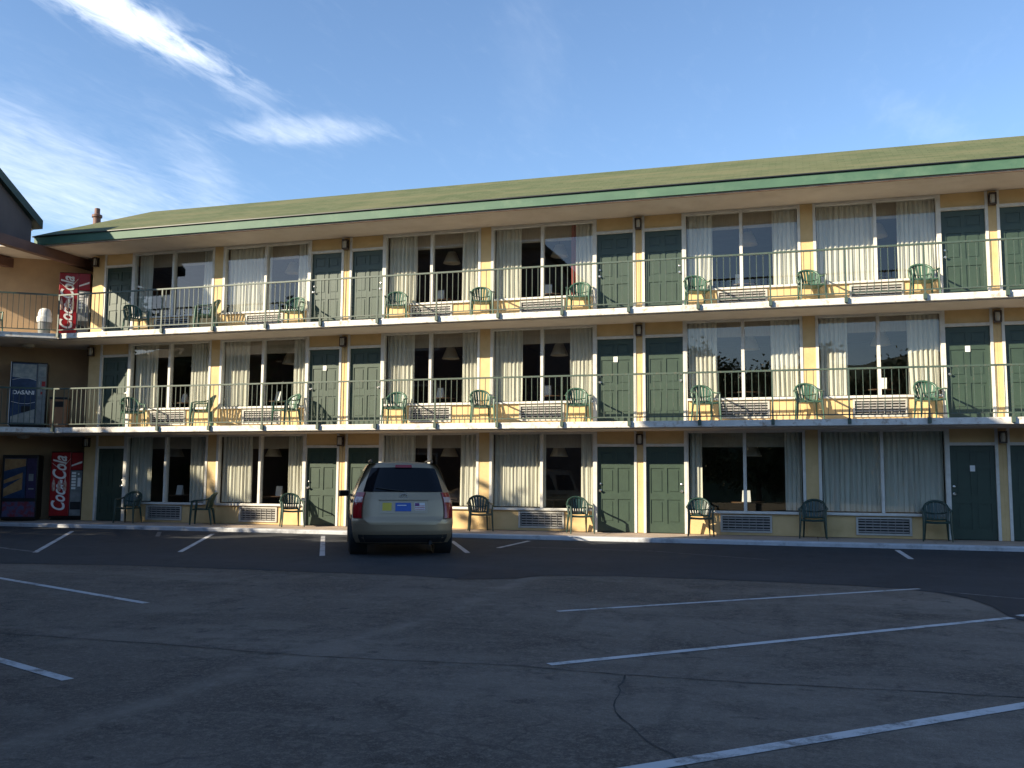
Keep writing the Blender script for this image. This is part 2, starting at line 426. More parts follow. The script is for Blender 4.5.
# eaves
EY = -1.42
so = MB()
so.prism([(XR + .6, EY + .03), (XR + .6, .25), (-20.40, .25), (-20.40, EY + .03)], 7.635, 7.662)
bpart(so, 'eave_soffit', M['soffit'])
fa = MB(); fa.box((-20.45, EY - .03, 7.66), (XR + .7, EY + .028, 7.885)); fa.box((-20.45, EY + .0281, 7.66), (-20.41, 8.2, 7.885))
bpart(fa, 'fascia', M['fascia'])
ru = MB(); ru.box((-20.4, EY + .031, 7.618), (XR + .58, EY + .10, 7.6345))
bpart(ru, 'drip_trim', M['rust_trim'])
rf = MB()
XE0, XE1 = -20.5, XR + .8; e0 = EY - .075; rz = 9.13; ry = .95; hz = 7.905
E0 = [(XE0, e0, hz), (XE1, e0, hz), (XE1, 9.6, hz), (XE0, 9.6, hz)]
RD = [(-18.45, ry, rz), (XE1 - 2.2, ry, rz), (XE1 - 2.2, 7.2, rz), (-18.45, 7.2, rz)]
rf.add(E0 + RD, [(0, 1, 5, 4), (1, 2, 6, 5), (2, 3, 7, 6), (3, 0, 4, 7), (4, 5, 6, 7)])
E1 = [(x, y, hz - .022) for x, y, z in E0]
rf.add(E0 + E1, [(0, 4, 5, 1), (1, 5, 6, 2), (2, 6, 7, 3), (3, 7, 4, 0), (4, 7, 6, 5)], 1)
roof = bpart(rf, 'roof', [M['shingle'], M['black']])
vp = MB()
vp.lathe([(.11, 0), (.11, .70), (.15, .71), (.15, .78), (.08, .81), (.08, .98)], 14)
vp.tube([(.15, 0, .5), (.5, .0, .18), (.62, 0, .02)], .03)
vent = build(vp, 'roof_vent', M['beam'], roof, 40, (-21.85, 6.6, 9.28))
vent.location = (-20.0, .45, 8.22)

# --- rooms behind the glass
rm = MB(); fl = MB()
for k in range(3):
    z0 = k * ST
    for c in PC:
        for s in (-1, 1):
            x1 = c + s * HB
            rm.box((c - .05, .23, z0 + .01), (c + .05, 5, z0 + 2.42)) if s == 1 else None
            rm.box((x1 - s * .06, .23, z0 + .01), (x1 - s * .001, 5, z0 + 2.42))
    rm.box((XL + .2, 5.0, z0 + .01), (XR - .2, 5.1, z0 + 2.42))
    fl.box((XL + .2, .21, z0 - .10), (XR - .2, 5.1, z0 + .008))
    rm.box((XL + .2, .23, z0 + 2.425), (XR - .2, 5.1, z0 + 2.46))
bpart(rm, 'room_wall', M['room']); bpart(fl, 'room_floor', M['carpet'])

# --- shared meshes for windows, doors, air conditioners (s = side of the pillar)
wm = {}
for s in (-1, 1):
    a = lambda u: s * u
    f = MB()
    f.box((a(.14), -.035, .50), (a(.205), .12, 2.405)); f.box((a(2.765), -.025, .0), (a(2.79), .12, 2.42))
    f.box((a(.205), -.02, 2.345), (a(2.765), .12, 2.405)); f.box((a(.205), -.02, .50), (a(2.765), .12, .545))
    f.box((a(1.445), -.03, .545), (a(1.515), .11, 2.345))
    sl = MB(); sl.box((a(.205), -.07, .488), (a(2.765), -.0205, .525))
    p = MB()
    for ua, ub in ((.205, 1.445), (1.515, 2.765)):
        xa, xb = sorted((a(ua), a(ub))); p.add([(xa, .05, .545), (xb, .05, .545), (xb, .05, 2.345), (xa, .05, 2.345)], [(0, 1, 2, 3)])
    v = MB(); v.box((a(.3), .30, 2.02), (a(2.65), .34, 2.40))
    ac = MB(); ac.box((a(.9), -.03, .062), (a(.945), .3, .458)); ac.box((a(2.005), -.03, .062), (a(2.05), .3, .458))
    ac.box((a(.945), -.03, .062), (a(2.005), .3, .10)); ac.box((a(.945), -.03, .42), (a(2.005), .3, .458)); ac.box((a(.945), .1, .1), (a(2.005), .3, .42), 1)
    g = MB()
    for i in range(5): g.box((a(.946), .0, .118 + i * .062), (a(2.004), .02, .150 + i * .062))
    for i in range(6): g.box((a(1.09 + i * .155), -.012, .101), (a(1.10 + i * .155), -.001, .419))
    d = MB(); d.box((a(2.86), .07, .012), (a(3.76), .11, 2.03))
    xs = [2.86, 2.96, 3.27, 3.35, 3.66, 3.76]; 
    for i in (0, 2, 4): d.box((a(xs[i]), .052, .012), (a(xs[i + 1]), .0698, 2.03))
    zs = [.012, .22, .78, .93, 1.52, 1.64, 1.90, 2.03]
    for i in (0, 2, 4, 6):
        for j in (1, 3): d.box((a(xs[j]), .052, zs[i]), (a(xs[j + 1]), .0698, zs[i + 1]))
    for i in (1, 3, 5):
        for j in (1, 3): d.box((a(xs[j] + .05), .058, zs[i] + .05), (a(xs[j + 1] - .05), .0698, zs[i + 1] - .05))
    df = MB()
    df.box((a(2.86), -.02, 2.03), (a(3.76), .12, 2.095)); df.box((a(3.76), -.02, 0), (a(3.82), .12, 2.405)); df.box((a(2.7905), -.03, 0), (a(2.86), .12, 2.405))
    th = MB(); th.box((a(2.86), .02, .002), (a(3.76), .2, .011))
    h = MB()
    Tm = Matrix.Translation((a(2.93), .052, .98)) @ Matrix.Rotation(R(90), 4, 'X')
    h.lathe([(.032, 0), (.032, .01), (.012, .015), (.012, .045), (.028, .05), (.03, .07), (.018, .082)], 14, T=Tm)
    Tm = Matrix.Translation((a(2.93), .052, 1.14)) @ Matrix.Rotation(R(90), 4, 'X')
    db = MB(); db.lathe([(.028, 0), (.028, .015), (.02, .02)], 14, T=Tm)
    tg = MB(); tg.box((a(3.31) - .05, .045, 1.47), (a(3.31) + .05, .0515, 1.60))
    if s == 1: pass
    wm[s] = dict(frame=f.mesh('window_frame', M['trim']), sill=sl.mesh('sill', M['trim']), pane=p.mesh('pane', M['glass']), val=v.mesh('valance', M['valance']),
                 ac=ac.mesh('air_conditioner', [M['ac'], M['dark']]), grille=g.mesh('grille', M['ac_slat']), door=d.mesh('door', M['door']),
                 dframe=df.mesh('door_frame', M['trim']), handle=h.mesh('handle', M['metal'], 40), bolt=db.mesh('deadbolt', M['metal'], 40), tagm=tg.mesh('number_tag', M['card']))
la = MB()
la.box((-.07, -.05, -.13), (.07, -.022, .13)); la.prism([(-.075, -.17), (.075, -.17), (.075, -.022), (-.075, -.022)], .10, .13)
for sx in (-.068, .068):
    for sy in (-.165, -.06): la.box((sx - .007, sy - .007, -.10), (sx + .007, sy + .007, .10))
la.box((-.072, -.172, -.13), (.072, -.05, -.10)); 
lamp_me = la.mesh('wall_lamp', M['brass_dark'])
lg = MB(); lg.lathe([(.042, -.098), (.05, 0), (.042, .095)], 12, T=Matrix.Translation((0, -.112, 0)))
lampg_me = lg.mesh('lamp_glass', M['lantern_glass'], 40)
tags = {(1, 0, 1), (1, 1, 1), (1, 2, 1), (0, 2, 1)}
for k in range(3):
    for ci, c in enumerate(PC):
        for s in (-1, 1):
            z0 = k * ST; q = wm[s]
            fr = bplace('window', q['frame'], c, z0)
            for nm, key in (('sill', 'sill'), ('pane', 'pane'), ('valance', 'val')): link(nm, q[key], fr)
            ao = bplace('air_conditioner', q['ac'], c, z0); link('grille', q['grille'], ao)
            do = bplace('door', q['door'], c, z0); link('handle', q['handle'], do); link('deadbolt', q['bolt'], do); link('door_frame', q['dframe'], do)
            if (k, ci, s) in tags: link('number_tag', q['tagm'], do)
    for x in (XL + .14, PC[0] + HB, PC[1] + HB, PC[2] + HB):
        lo = bplace('wall_lamp', lamp_me, x, k * ST + 2.20, y=.0); link('lamp_glass', lampg_me, lo)

# --- railings
post_xs = [-19.66] + [-0.6 + 1.57 * i for i in range(-11, 8)]
pm = MB(); pm.box((-.018, -.018, -.16), (.018, .018, 1.0)); pm.box((-.036, -.026, -.155), (.036, .0405, -.04))
post_me = pm.mesh('post', M['rail'])
for k in (1, 2):
    z = k * ST; Y = DY - .045
    r = MB()
    r.box((-19.68, Y - .023, z + 1.0), (XR, Y + .023, z + 1.038)); r.box((-19.68, Y - .014, z + .03), (XR, Y + .014, z + .055))
    n = int((XR + 19.7) / .143)
    for i in range(n):
        x = -.6 + .143 * (i - 134)
        if x < -19.6 or x > XR or abs(((x + .6) / 1.57) - round((x + .6) / 1.57)) < .03: continue
        r.box((x - .0065, Y - .0065, z + .054), (x + .0065, Y + .0065, z + 1.001))
    T = Matrix.Translation((-19.68, Y, z)) @ Matrix.Rotation(math.atan2(a33.y, a33.x), 4, 'Z')
    r.box((0.03, -.025, 1.0), (5, .025, 1.045), T=T); r.box((0.03, -.014, .03), (5, .014, .055), T=T)
    for i in range(1, 34): r.box((i * .143 - .0065, -.0065, .054), (i * .143 + .0065, .0065, 1.001), T=T)
    ro = bpart(r, 'railing', M['rail'])
    for x in post_xs[0:]:
        if x == post_xs[1]: continue
        link('post', post_me, ro, (x, Y, z))
    for t in (1.7, 3.4, 4.95):
        p = Vector((-19.68, Y, z)) + a33 * t; link('post', post_me, ro, p, (0, 0, R(33)))
# --- breezeway back wall, added shade wall and ceiling lamp
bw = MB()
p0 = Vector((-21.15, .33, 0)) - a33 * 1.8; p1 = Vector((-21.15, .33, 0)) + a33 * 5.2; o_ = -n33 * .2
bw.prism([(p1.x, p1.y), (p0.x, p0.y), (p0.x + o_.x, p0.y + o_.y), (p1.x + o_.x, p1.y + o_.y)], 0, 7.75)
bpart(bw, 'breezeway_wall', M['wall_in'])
bw = MB(); q0 = cr + a33 * 3.3 + n33 * .6; q1 = cr + a33 * 4.9 + n33 * .6; q2 = q1 - n33 * 4.4; q3 = q0 - n33 * 4.4  # unseen side wall added to darken the lower breezeway
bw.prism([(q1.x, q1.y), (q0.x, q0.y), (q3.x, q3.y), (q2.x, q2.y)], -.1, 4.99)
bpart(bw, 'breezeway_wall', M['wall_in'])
bc = MB(); bc.prism([(-20.46, -1.3), (-20.46, .26), (-19.9, .26), (-19.9, 2.4), (-26, -1.0), (-24.5, -3.4), (-22.2, -1.75)], 7.665, 7.70)
bpart(bc, 'breezeway_ceiling', M['soffit'])
cl = MB(); cl.lathe([(.17, 0), (.17, -.02), (.15, -.07), (.06, -.095)], 20)
for k in (1, 2): bplace('ceiling_light', cl.mesh('ceiling_light', M['lantern_glass'], 40), -21.3, k * ST - .215, y=-.55)
br = MB(); br.box((-20.33, -4.4, 7.36), (-20.13, 1.0, 7.63)); br.box((-22.4, -4.4, 7.36), (-22.2, 1.0, 7.63)); br.box((-22.2, -4.4, 7.36), (-20.33, -4.2, 7.63))
bpart(br, 'breezeway_beam', M['beam'])

# ------------------------------------------------------------------ covered stair roof at the left (gable end seen)
porch = thing('gabled_stair_roof', 'dark brown gable with green rake boards over the breezeway at the left edge', 'roof', (-21.3, -2.3, 0))
pr = MB()
gy0, gy1, gyr = -1.62, -4.8, -3.2; ge, gr = 8.42, 9.42
pts = [(-20.15, gy0, 7.64), (-20.15, gy1, 7.64), (-20.15, gy1, ge - .1), (-20.15, gyr, gr - .12), (-20.15, gy0, ge - .1)]
pr.add(pts + [(-20.27, y, z) for x, y, z in pts], [(0, 1, 2, 3, 4)[::-1], (5, 6, 7, 8, 9)] + [(i, (i + 1) % 5, 5 + (i + 1) % 5, 5 + i) for i in range(5)])
o = build(pr, 'gable_siding', M['siding'], porch); o.location = (21.05, 2.3, 0)
pr = MB()
for ya, yb in ((gy0 + .25, gyr), (gy1 - .25, gyr)):
    za = ge - .17; zb = gr
    pr.add([(-20.0, ya, za - .12), (-20.0, yb, zb - .12), (-20.0, yb, zb + .12), (-20.0, ya, za + .12),
            (-22.3, ya, za - .12), (-22.3, yb, zb - .12), (-22.3, yb, zb + .12), (-22.3, ya, za + .12)],
           [(0, 1, 2, 3), (7, 6, 5, 4), (3, 2, 6, 7), (0, 4, 5, 1), (0, 3, 7, 4), (1, 5, 6, 2)])
o = build(pr, 'roof', M['dark_fascia'], porch); o.location = (21.05, 2.3, 0)
pr = MB()
for ya, yb in ((gy0 + .2, gyr), (gy1 - .2, gyr)):
    za = ge - .30; zb = gr - .125
    pr.add([(-20.3, ya, za), (-20.3, yb, zb), (-22.28, yb, zb), (-22.28, ya, za), (-20.3, ya, za - .03), (-20.3, yb, zb - .03), (-22.28, yb, zb - .03), (-22.28, ya, za - .03)],
           [(0, 1, 2, 3), (7, 6, 5, 4), (0, 4, 5, 1), (1, 5, 6, 2), (2, 6, 7, 3), (3, 7, 4, 0)])
o = build(pr, 'soffit', M['soffit'], porch); o.location = (21.05, 2.3, 0)
pr = MB()
for x, y in ((-22.3, -4.3),): pr.box((x - .09, y - .09, -.1), (x + .09, y + .09, 7.36))
o = build(pr, 'post', M['beam'], porch); o.location = (21.05, 2.3, 0)

cab = MB()
cab.tube([(-20.0, -.9, 8.0), (-19.7, -.6, 8.35), (-19.0, 0.2, 8.52), (-18.5, .9, 8.55)], .012, 6)
tag(build(cab, 'roof_cable', M['black']), 'thin dark cable looping over the low left end of the green roof', 'cable')

# ------------------------------------------------------------------ curtains, hanging lamps, tables, cards
OPEN = {0: [(-17.46, -16.2), (-14.29, -13.17), (-9.51, -8.29), (-6.06, -5.16), (-2.26, -.4), None],
        1: [(-17.41, -16.33), (-14.46, -13.11), (-9.6, -8.28), (-6.66, -5.44), (-1.89, -.65), (1.03, 2.29)],
        2: [(-17.7, -16.01), (-13.84, -13.04), (-9.56, -8.29), (-6.71, -5.29), (-1.95, -.58), (1.71, 2.16)]}
FL = ['ground floor', 'middle floor', 'top floor']; ORD = ['first', 'second', 'third', 'fourth', 'fifth', 'sixth']
def curtain(x0, x1, z0, seed, m):
    rr = random.Random(seed); n = max(12, int((x1 - x0) / .009)); P = []
    ph = rr.random() * 6; lam = .098 + .03 * rr.random()
    zs = [.57, .9, 1.4, 1.9, 2.25, 2.39]
    for zi, z in enumerate(zs):
        row = []
        for i in range(n + 1):
            x = x0 + (x1 - x0) * i / n
            wob = mnoise.noise(Vector((x * 2.2, z * .7, seed * 3.1)))
            t = 2 * math.pi * x / lam + ph + wob * 1.8
            am = .030 * (.75 + .5 * mnoise.noise(Vector((x * 3, seed, z * .4))))
            yy = .165 + am * math.sin(t) + .010 * math.sin(2.3 * t + z)
            row.append((x + .012 * math.cos(t) * (1 - zi / 8), yy, z0 + z))
        P.append(row)
    mb = MB(); mb.grid(P)
    o = build(mb, 'curtain', m, None, 180)
    return o
CG = 'pale pleated curtains behind the windows'
for k in range(3):
    z0 = k * ST
    for w in range(6):
        c = PC[w // 2]; s = -1 if w % 2 == 0 else 1
        lo, hi = sorted((c + s * .2, c + s * 2.77))
        op = OPEN[k][w]; nm = f"{FL[k]}'s {ORD[w]} window from left"
        if op is None:
            mid = (lo + hi) / 2
            spans = [(lo + .02, mid - .01, 'left half of the closed curtains of the '), (mid + .01, hi - .02, 'right half of the closed curtains of the ')]
        else:
            wl, wr = op[0] - lo, hi - op[1]
            def d(wd): return 'narrow' if wd < .45 else ('wide' if wd > .95 else 'pale')
            spans = [(lo + .02, op[0], d(wl) + ' pleated curtain at the left of the '), (op[1], hi - .02, d(wr) + ' pleated curtain at the right of the ')]
        for i, (xa, xb, lab) in enumerate(spans):
            o = curtain(xa, xb, z0, k * 20 + w * 2 + i + 1, M['curtain'])
            tag(o, lab + nm, 'curtain', CG)
cu = curtain(-5.42, -5.27, 2 * ST, 77, M['curtain_red']); cu.location.y = .06
tag(cu, 'thin red strip of curtain beside the pale one at the fourth top floor window', 'curtain')
# lamp prototype
def make_lamp(label):
    t = thing('hanging_lamp', label, 'lamp', group='cone lampshades hanging behind the windows')
    m = MB(); m.lathe([(.235, -.15), (.11, .15)], 28, cap0=False, cap1=False); m.lathe([(.228, -.15), (.105, .148)], 28, cap0=False, cap1=False)
    build(m, 'lamp_shade', M['shade'], t, 40)
    m = MB(); m.tube([(0, 0, .42), (0, 0, .0)], .008, 6); m.lathe([(.03, -.06), (.05, 0), (.03, .06)], 10)
    build(m, 'cord', M['brass_dark'], t, 40)
    return t
def make_table(label):
    t = thing('round_table', label, 'table', group='round tables behind the windows')
    m = MB(); m.lathe([(.40, .70), (.42, .715), (.42, .73), (.41, .74)], 32); build(m, 'tabletop', M['wood'], t, 40)
    m = MB(); m.lathe([(.24, .012), (.24, .03), (.05, .06), (.04, .4), (.05, .699)], 16); build(m, 'pedestal', M['black'], t, 40)
    return t
def make_card(label):
    m = MB(); T = Matrix.Rotation(R(0), 4, 'Z')
    m.add([(-.09, -.07, 0), (.09, -.07, 0), (.09, -.005, .27), (-.09, -.005, .27), (-.09, .07, 0), (.09, .07, 0), (.09, .005, .27), (-.09, .005, .27)],
          [(0, 1, 2, 3), (5, 4, 7, 6), (3, 2, 6, 7), (0, 3, 7, 4), (1, 5, 6, 2), (0, 4, 5, 1)])
    return tag(build(m, 'tent_card', M['card']), label, 'card', 'white cards on the room tables')
lamps = {2: [0, 1, 1, 1, 1, 1], 1: [1, 1, 1, 1, 1, 1], 0: [1, 1, 1, 1, 1, 0]}
cards = {2: [0, 0, 1, 1, 1, 0], 1: [1, 1, 1, 1, 0, 1], 0: [1, 1, 0, 0, 1, 0]}
L0 = T0 = C0 = None
for k in (2, 1, 0):
    for w in range(6):
        c = PC[w // 2]; s = -1 if w % 2 == 0 else 1; x = c + s * 1.5; nm = f"behind the {FL[k]}'s {ORD[w]} window from left"
        if lamps[k][w]:
            lb = 'pale cone lampshade hanging ' + nm
            lx = {(0, 0): -17.45, (0, 1): -14.39}.get((k, w), x + .12)
            if k == 0 and w == 1: lx = -14.25
            if L0 is None: L0 = make_lamp(lb); L0.location = (lx, 1.2, k * ST + 1.98)
            else: dup(L0, (lx, 1.2, k * ST + 1.98), 0, lb)
        if not (k == 0 and w == 5):
            lb = 'dark round table under the lampshade ' + nm if lamps[k][w] else 'dark round table ' + nm
            if T0 is None: T0 = make_table(lb); T0.location = (x, .95, k * ST)
            else: dup(T0, (x, .95, k * ST), 0, lb)
        if cards[k][w]:
            lb = 'white tent card on the table ' + nm
            loc = (x + random.uniform(-.1, .15), .78, k * ST + .7405)
            if C0 is None: C0 = make_card(lb); C0.location = loc
            else: dup(C0, loc, random.uniform(-.3, .3), lb)

# ------------------------------------------------------------------ chairs
def make_chair(label, solid, m):
    t = thing('plastic_armchair', label, 'chair', group='green plastic armchairs along the motel front')
    def bp(u, z):                       # backrest surface, front is -Y
        h = (z - .42) / .42
        return Vector((u * (.235 + .02 * h), .205 + .13 * h - .085 * u * u, z))
    mb = MB()
    P = []
    for i in range(9):
        y = -.25 + .46 * i / 8; row = []
        for j in range(9):
            u = -1 + 2 * j / 8
            row.append((u * (.245 - .02 * i / 8), y, .43 - .018 * (1 - u * u) - .025 * max(0, (i - 2) / 6) - (.03 if i == 0 else 0)))
        P.append(row)
    mb.grid(P); mb.grid([[(x, y, z - .014) for x, y, z in r_] for r_ in P], flip=True)
    mb.tube([(-.245, -.25, .395), (0, -.262, .385), (.245, -.25, .395)], .018, 6)
    mb.tube([(-.245, -.24, .40), (-.235, 0, .40), (-.22, .2, .40)], .016, 6); mb.tube([(.245, -.24, .40), (.235, 0, .40), (.22, .2, .40)], .016, 6)
    build(mb, 'seat', m, t, 45)
    mb = MB()
    arch = []
    for i in range(17):
        a = math.pi * i / 16; u = -math.cos(a); z = .60 + .235 * math.sin(a) ** .75
        arch.append(bp(u, z))
    arch = [bp(-.93, .42), bp(-.97, .52)] + arch + [bp(.97, .52), bp(.93, .42)]
    mb.tube(arch, .028, 8)
    nsl = 7
    for i in range(nsl):
        f = (i - (nsl - 1) / 2) / ((nsl - 1) / 2)
        ub, ut = f * (.62 if not solid else .8), f * .86
        zt = .60 + .235 * math.sqrt(max(0, 1 - ut * ut)) ** .75
        hw0, hw1 = (.075, .105) if not solid else (.115, .125)
        P = []
        for q in range(6):
            z = .43 + (zt - .43) * q / 5; u = ub + (ut - ub) * q / 5; hw = hw0 + (hw1 - hw0) * q / 5
            P.append([bp(u - hw, z), bp(u + hw, z)])
        mb.grid(P); mb.grid([[p + Vector((0, .012, 0)) for p in r_] for r_ in P], flip=True)
    mb.tube([bp(-.95, .455), bp(0, .445), bp(.95, .455)], .02, 6)
    mb.tube([bp(-.9, .60), bp(0, .57), bp(.9, .60)], .011, 6)
    build(mb, 'backrest', m, t, 50)
    for s in (-1, 1):
        mb = MB()
        mb.tube([(s * .275, -.24, .615), (s * .29, -.15, .64), (s * .29, .0, .645), (s * .275, .12, .66), (s * .245, .2, .70), (s * .20, .275, .78)], [.026, .03, .03, .027, .022, .018], 8, flat=.6)
        build(mb, 'armrest', m, t, 50)
        mb = MB(); mb.tube([(s * .275, -.235, .625), (s * .262, -.25, .45), (s * .27, -.265, .22), (s * .285, -.275, .0)], [.026, .036, .03, .021], 8, flat=.75)
        build(mb, 'leg', m, t, 50)
        mb = MB(); mb.tube([(s * .215, .20, .43), (s * .225, .235, .22), (s * .24, .27, .0)], [.036, .03, .021], 8, flat=.75)
        build(mb, 'leg', m, t, 50)
    return t
CX = {0: [-17.69, -15.32, -12.66, None, -7.54, -5.06, -2.27, .2, 2.7],
      1: [-17.7, -15.46, -12.88, -9.84, -7.52, -5.11, -2.12, .14, 2.64],
      2: [-17.74, -15.44, -12.83, -9.84, -7.55, -5.08, -2.27, .26, 2.61]}
WH = ['right of the first door from left', 'at the first pillar between windows', 'left of the second door from left',
      'right of the third door from left', 'at the second pillar between windows', 'left of the fourth door from left',
      'right of the fifth door from left', 'at the third pillar between windows', 'left of the sixth door from left']
RZ = {0: [10, -68, 40, 0, 28, 28, 10, -4, -4], 1: [55, -62, -25, 12, 28, 18, 24, 10, 14], 2: [62, -66, 8, 20, 20, 6, 18, 12, 6]}
FN = ['ground floor', 'middle balcony', 'top balcony']
protos = {}
for k in (2, 1, 0):
    for i, x in enumerate(CX[k]):
        if x is None: continue
        dark = (k == 0); solid = (k == 0 and i in (0, 7, 8))  # ground floor chairs take the resin with shade painted in
        rz = R(RZ[k][i]); side = RZ[k][i]
        look = 'green armchair turned right' if side > 45 else ('green armchair turned left' if side < -45 else
               ('shaded green solid backed armchair' if solid else 'green slatted armchair'))
        lb = f'{look}, {FN[k]}, {WH[i]}'
        key = (solid, dark)
        # rear legs end about 6 cm clear of the wall
        ext = .33 * abs(math.cos(rz)) + .30 * abs(math.sin(rz)) + .07
        loc = (x, -ext, k * ST + (-.016 if k else -.012))
        if key not in protos:
            protos[key] = make_chair(lb, solid, M['chair_shaded'] if dark else M['chair'])
            protos[key].location = loc; protos[key].rotation_euler = (0, 0, rz)
        else: dup(protos[key], loc, rz, lb)
dup(protos[(False, False)], (-21.75, -1.55, 2 * ST - .03), R(60), 'green plastic armchair cut off by the left edge of the photo on the top balcony')

# ------------------------------------------------------------------ lettering
def text_mb(txt, size, shear=0.0, ext=.002):
    cu = bpy.data.curves.new('lettering', 'FONT'); cu.body = txt; cu.size = size; cu.shear = shear; cu.extrude = ext
    cu.align_x = 'CENTER'; cu.align_y = 'CENTER'; cu.offset = size * .02
    o = bpy.data.objects.new('lettering', cu); COL.objects.link(o)
    me = bpy.data.meshes.new_from_object(o.evaluated_get(bpy.context.evaluated_depsgraph_get()))
    bpy.data.objects.remove(o); bpy.data.curves.remove(cu)
    return me
def lettering(txt, size, m, parent, loc, rot, shear=0.0, name='lettering', sx=1.0):
    me = text_mb(txt, size, shear); me.name = name; me.materials.clear(); me.materials.append(m)
    o = link(name, me, parent, loc, rot); o.scale = (sx, 1, 1); return o

# ------------------------------------------------------------------ vending machines
def cola_machine(label, loc, rz):
    t = thing('vending_machine', label, 'vending machine', loc, rz)
    m = MB(); m.box((-.43, -.36, .06), (.43, .4, 1.94)); m.box((-.40, -.3, 0), (.40, .38, .06)); build(m, 'cabinet', M['black'], t, bevel=.015)
    m = MB(); m.box((-.42, -.42, .12), (.10, -.361, 1.92)); p = build(m, 'advert_panel', M['red'], t, bevel=.02)
    lettering('Coca-Cola', .50, M['white'], p, (-.17, -.424, 1.02), (R(90), R(-90), 0), .35, sx=.72)
    for i in range(3):
        m = MB(); m.lathe([(.035, 0), (.05, .05), (.05, .22), (.025, .32), (.022, .38)], 12, T=Matrix.Translation((-.33 + i * .15, -.40, .82))); build(m, 'bottle_picture', M['cream'], p, 40)
    m = MB()
    m.tube([(-.40, -.424, 1.62), (-.25, -.424, 1.50), (-.05, -.424, 1.56), (.09, -.424, 1.74)], [.012, .03, .03, .012], 8, flat=.3)
    build(m, 'white_wave', M['white'], p, 40)
    m = MB(); m.box((.11, -.42, 1.42), (.415, -.361, 1.92)); build(m, 'upper_panel', M['red'], t, bevel=.015)
    m = MB(); m.box((.11, -.41, .12), (.415, -.361, 1.405)); p = build(m, 'control_panel', M['grey_panel'], t, bevel=.01)
    m = MB()
    for i in range(6): m.box((.14, -.42, 1.30 - i * .085), (.25, -.4105, 1.36 - i * .085))
    m.box((.30, -.42, .95), (.38, -.4105, 1.2)); m.box((.30, -.425, 1.28), (.34, -.4105, 1.33)); build(m, 'button', M['white'], p)
    m = MB(); m.box((.13, -.415, .30), (.40, -.4105, .52)); build(m, 'delivery_slot', M['dark'], p)
    m = MB(); m.add([(.12, -.4235, 1.52), (.40, -.4235, 1.62), (.40, -.4235, 1.68), (.12, -.4235, 1.56), (.12, -.4205, 1.52), (.40, -.4205, 1.62), (.40, -.4205, 1.68), (.12, -.4205, 1.56)],
                    [(0, 1, 2, 3), (0, 4, 5, 1), (1, 5, 6, 2), (2, 6, 7, 3), (3, 7, 4, 0)])
    build(m, 'white_stripe', M['white'], t)
    return t
cola_machine('red and black cola vending machine on the top balcony at the left end', (-20.38, .24, 2 * ST - .005), R(30))
cola_machine('dark cola vending machine in ground floor shade left of the first door', (-20.30, .22, 0), R(30))
def water_machine():
    t = thing('vending_machine', 'blue bottled water vending machine on the middle balcony at the left end', 'vending machine', (-21.22, -.50, ST - .005), R(40))
    m = MB(); m.box((-.46, -.36, .05), (.46, .4, 1.86)); m.box((-.43, -.3, 0), (.43, .38, .05)); build(m, 'cabinet', M['black'], t, bevel=.015)
    m = MB(); m.box((-.475, -.38, .05), (-.461, .4, 1.86)); build(m, 'side_trim', M['white'], t)
    m = MB(); m.box((-.44, -.41, .10), (.20, -.361, 1.82)); p = build(m, 'advert_panel', M['blue'], t, bevel=.015)
    m = MB(); m.prism([(-.42, -.418), (.18, -.418), (.18, -.4105), (-.42, -.4105)], [1.42, 1.36, 1.36, 1.42], 1.79); build(m, 'label_top', M['pale_blue'], p)
    m = MB(); m.prism([(-.42, -.418), (.18, -.418), (.18, -.4105), (-.42, -.4105)], .13, [.30, .52, .52, .30]); build(m, 'splash', M['pale_blue'], p)
    m = MB()
    for zz, b_ in ((1.34, .05), (.72, -.05)): m.tube([(-.42, -.415, zz), (-.2, -.415, zz + b_), (.0, -.415, zz + b_), (.18, -.415, zz)], .014, 6, flat=.4)
    build(m, 'wave_line', M['white'], p, 40)
    lettering('DASANI', .155, M['white'], p, (-.12, -.414, .98), (R(90), 0, 0), 0)
    m = MB(); m.box((-.16, -.415, .42), (.08, -.4105, .60)); build(m, 'delivery_slot', M['dark'], p)
    m = MB(); m.box((.21, -.40, .10), (.44, -.361, 1.82)); p = build(m, 'control_panel', M['grey_panel'], t, bevel=.01)
    m = MB(); m.box((.23, -.408, 1.46), (.42, -.4005, 1.74)); m.box((.25, -.408, .9), (.29, -.4005, 1.4)); build(m, 'display', M['pale_blue'], p)
    m = MB(); m.box((.33, -.412, 1.18), (.42, -.4005, 1.32)); m.box((.31, -.412, .95), (.36, -.4005, 1.02)); build(m, 'bill_slot', M['red'], p)
water_machine()
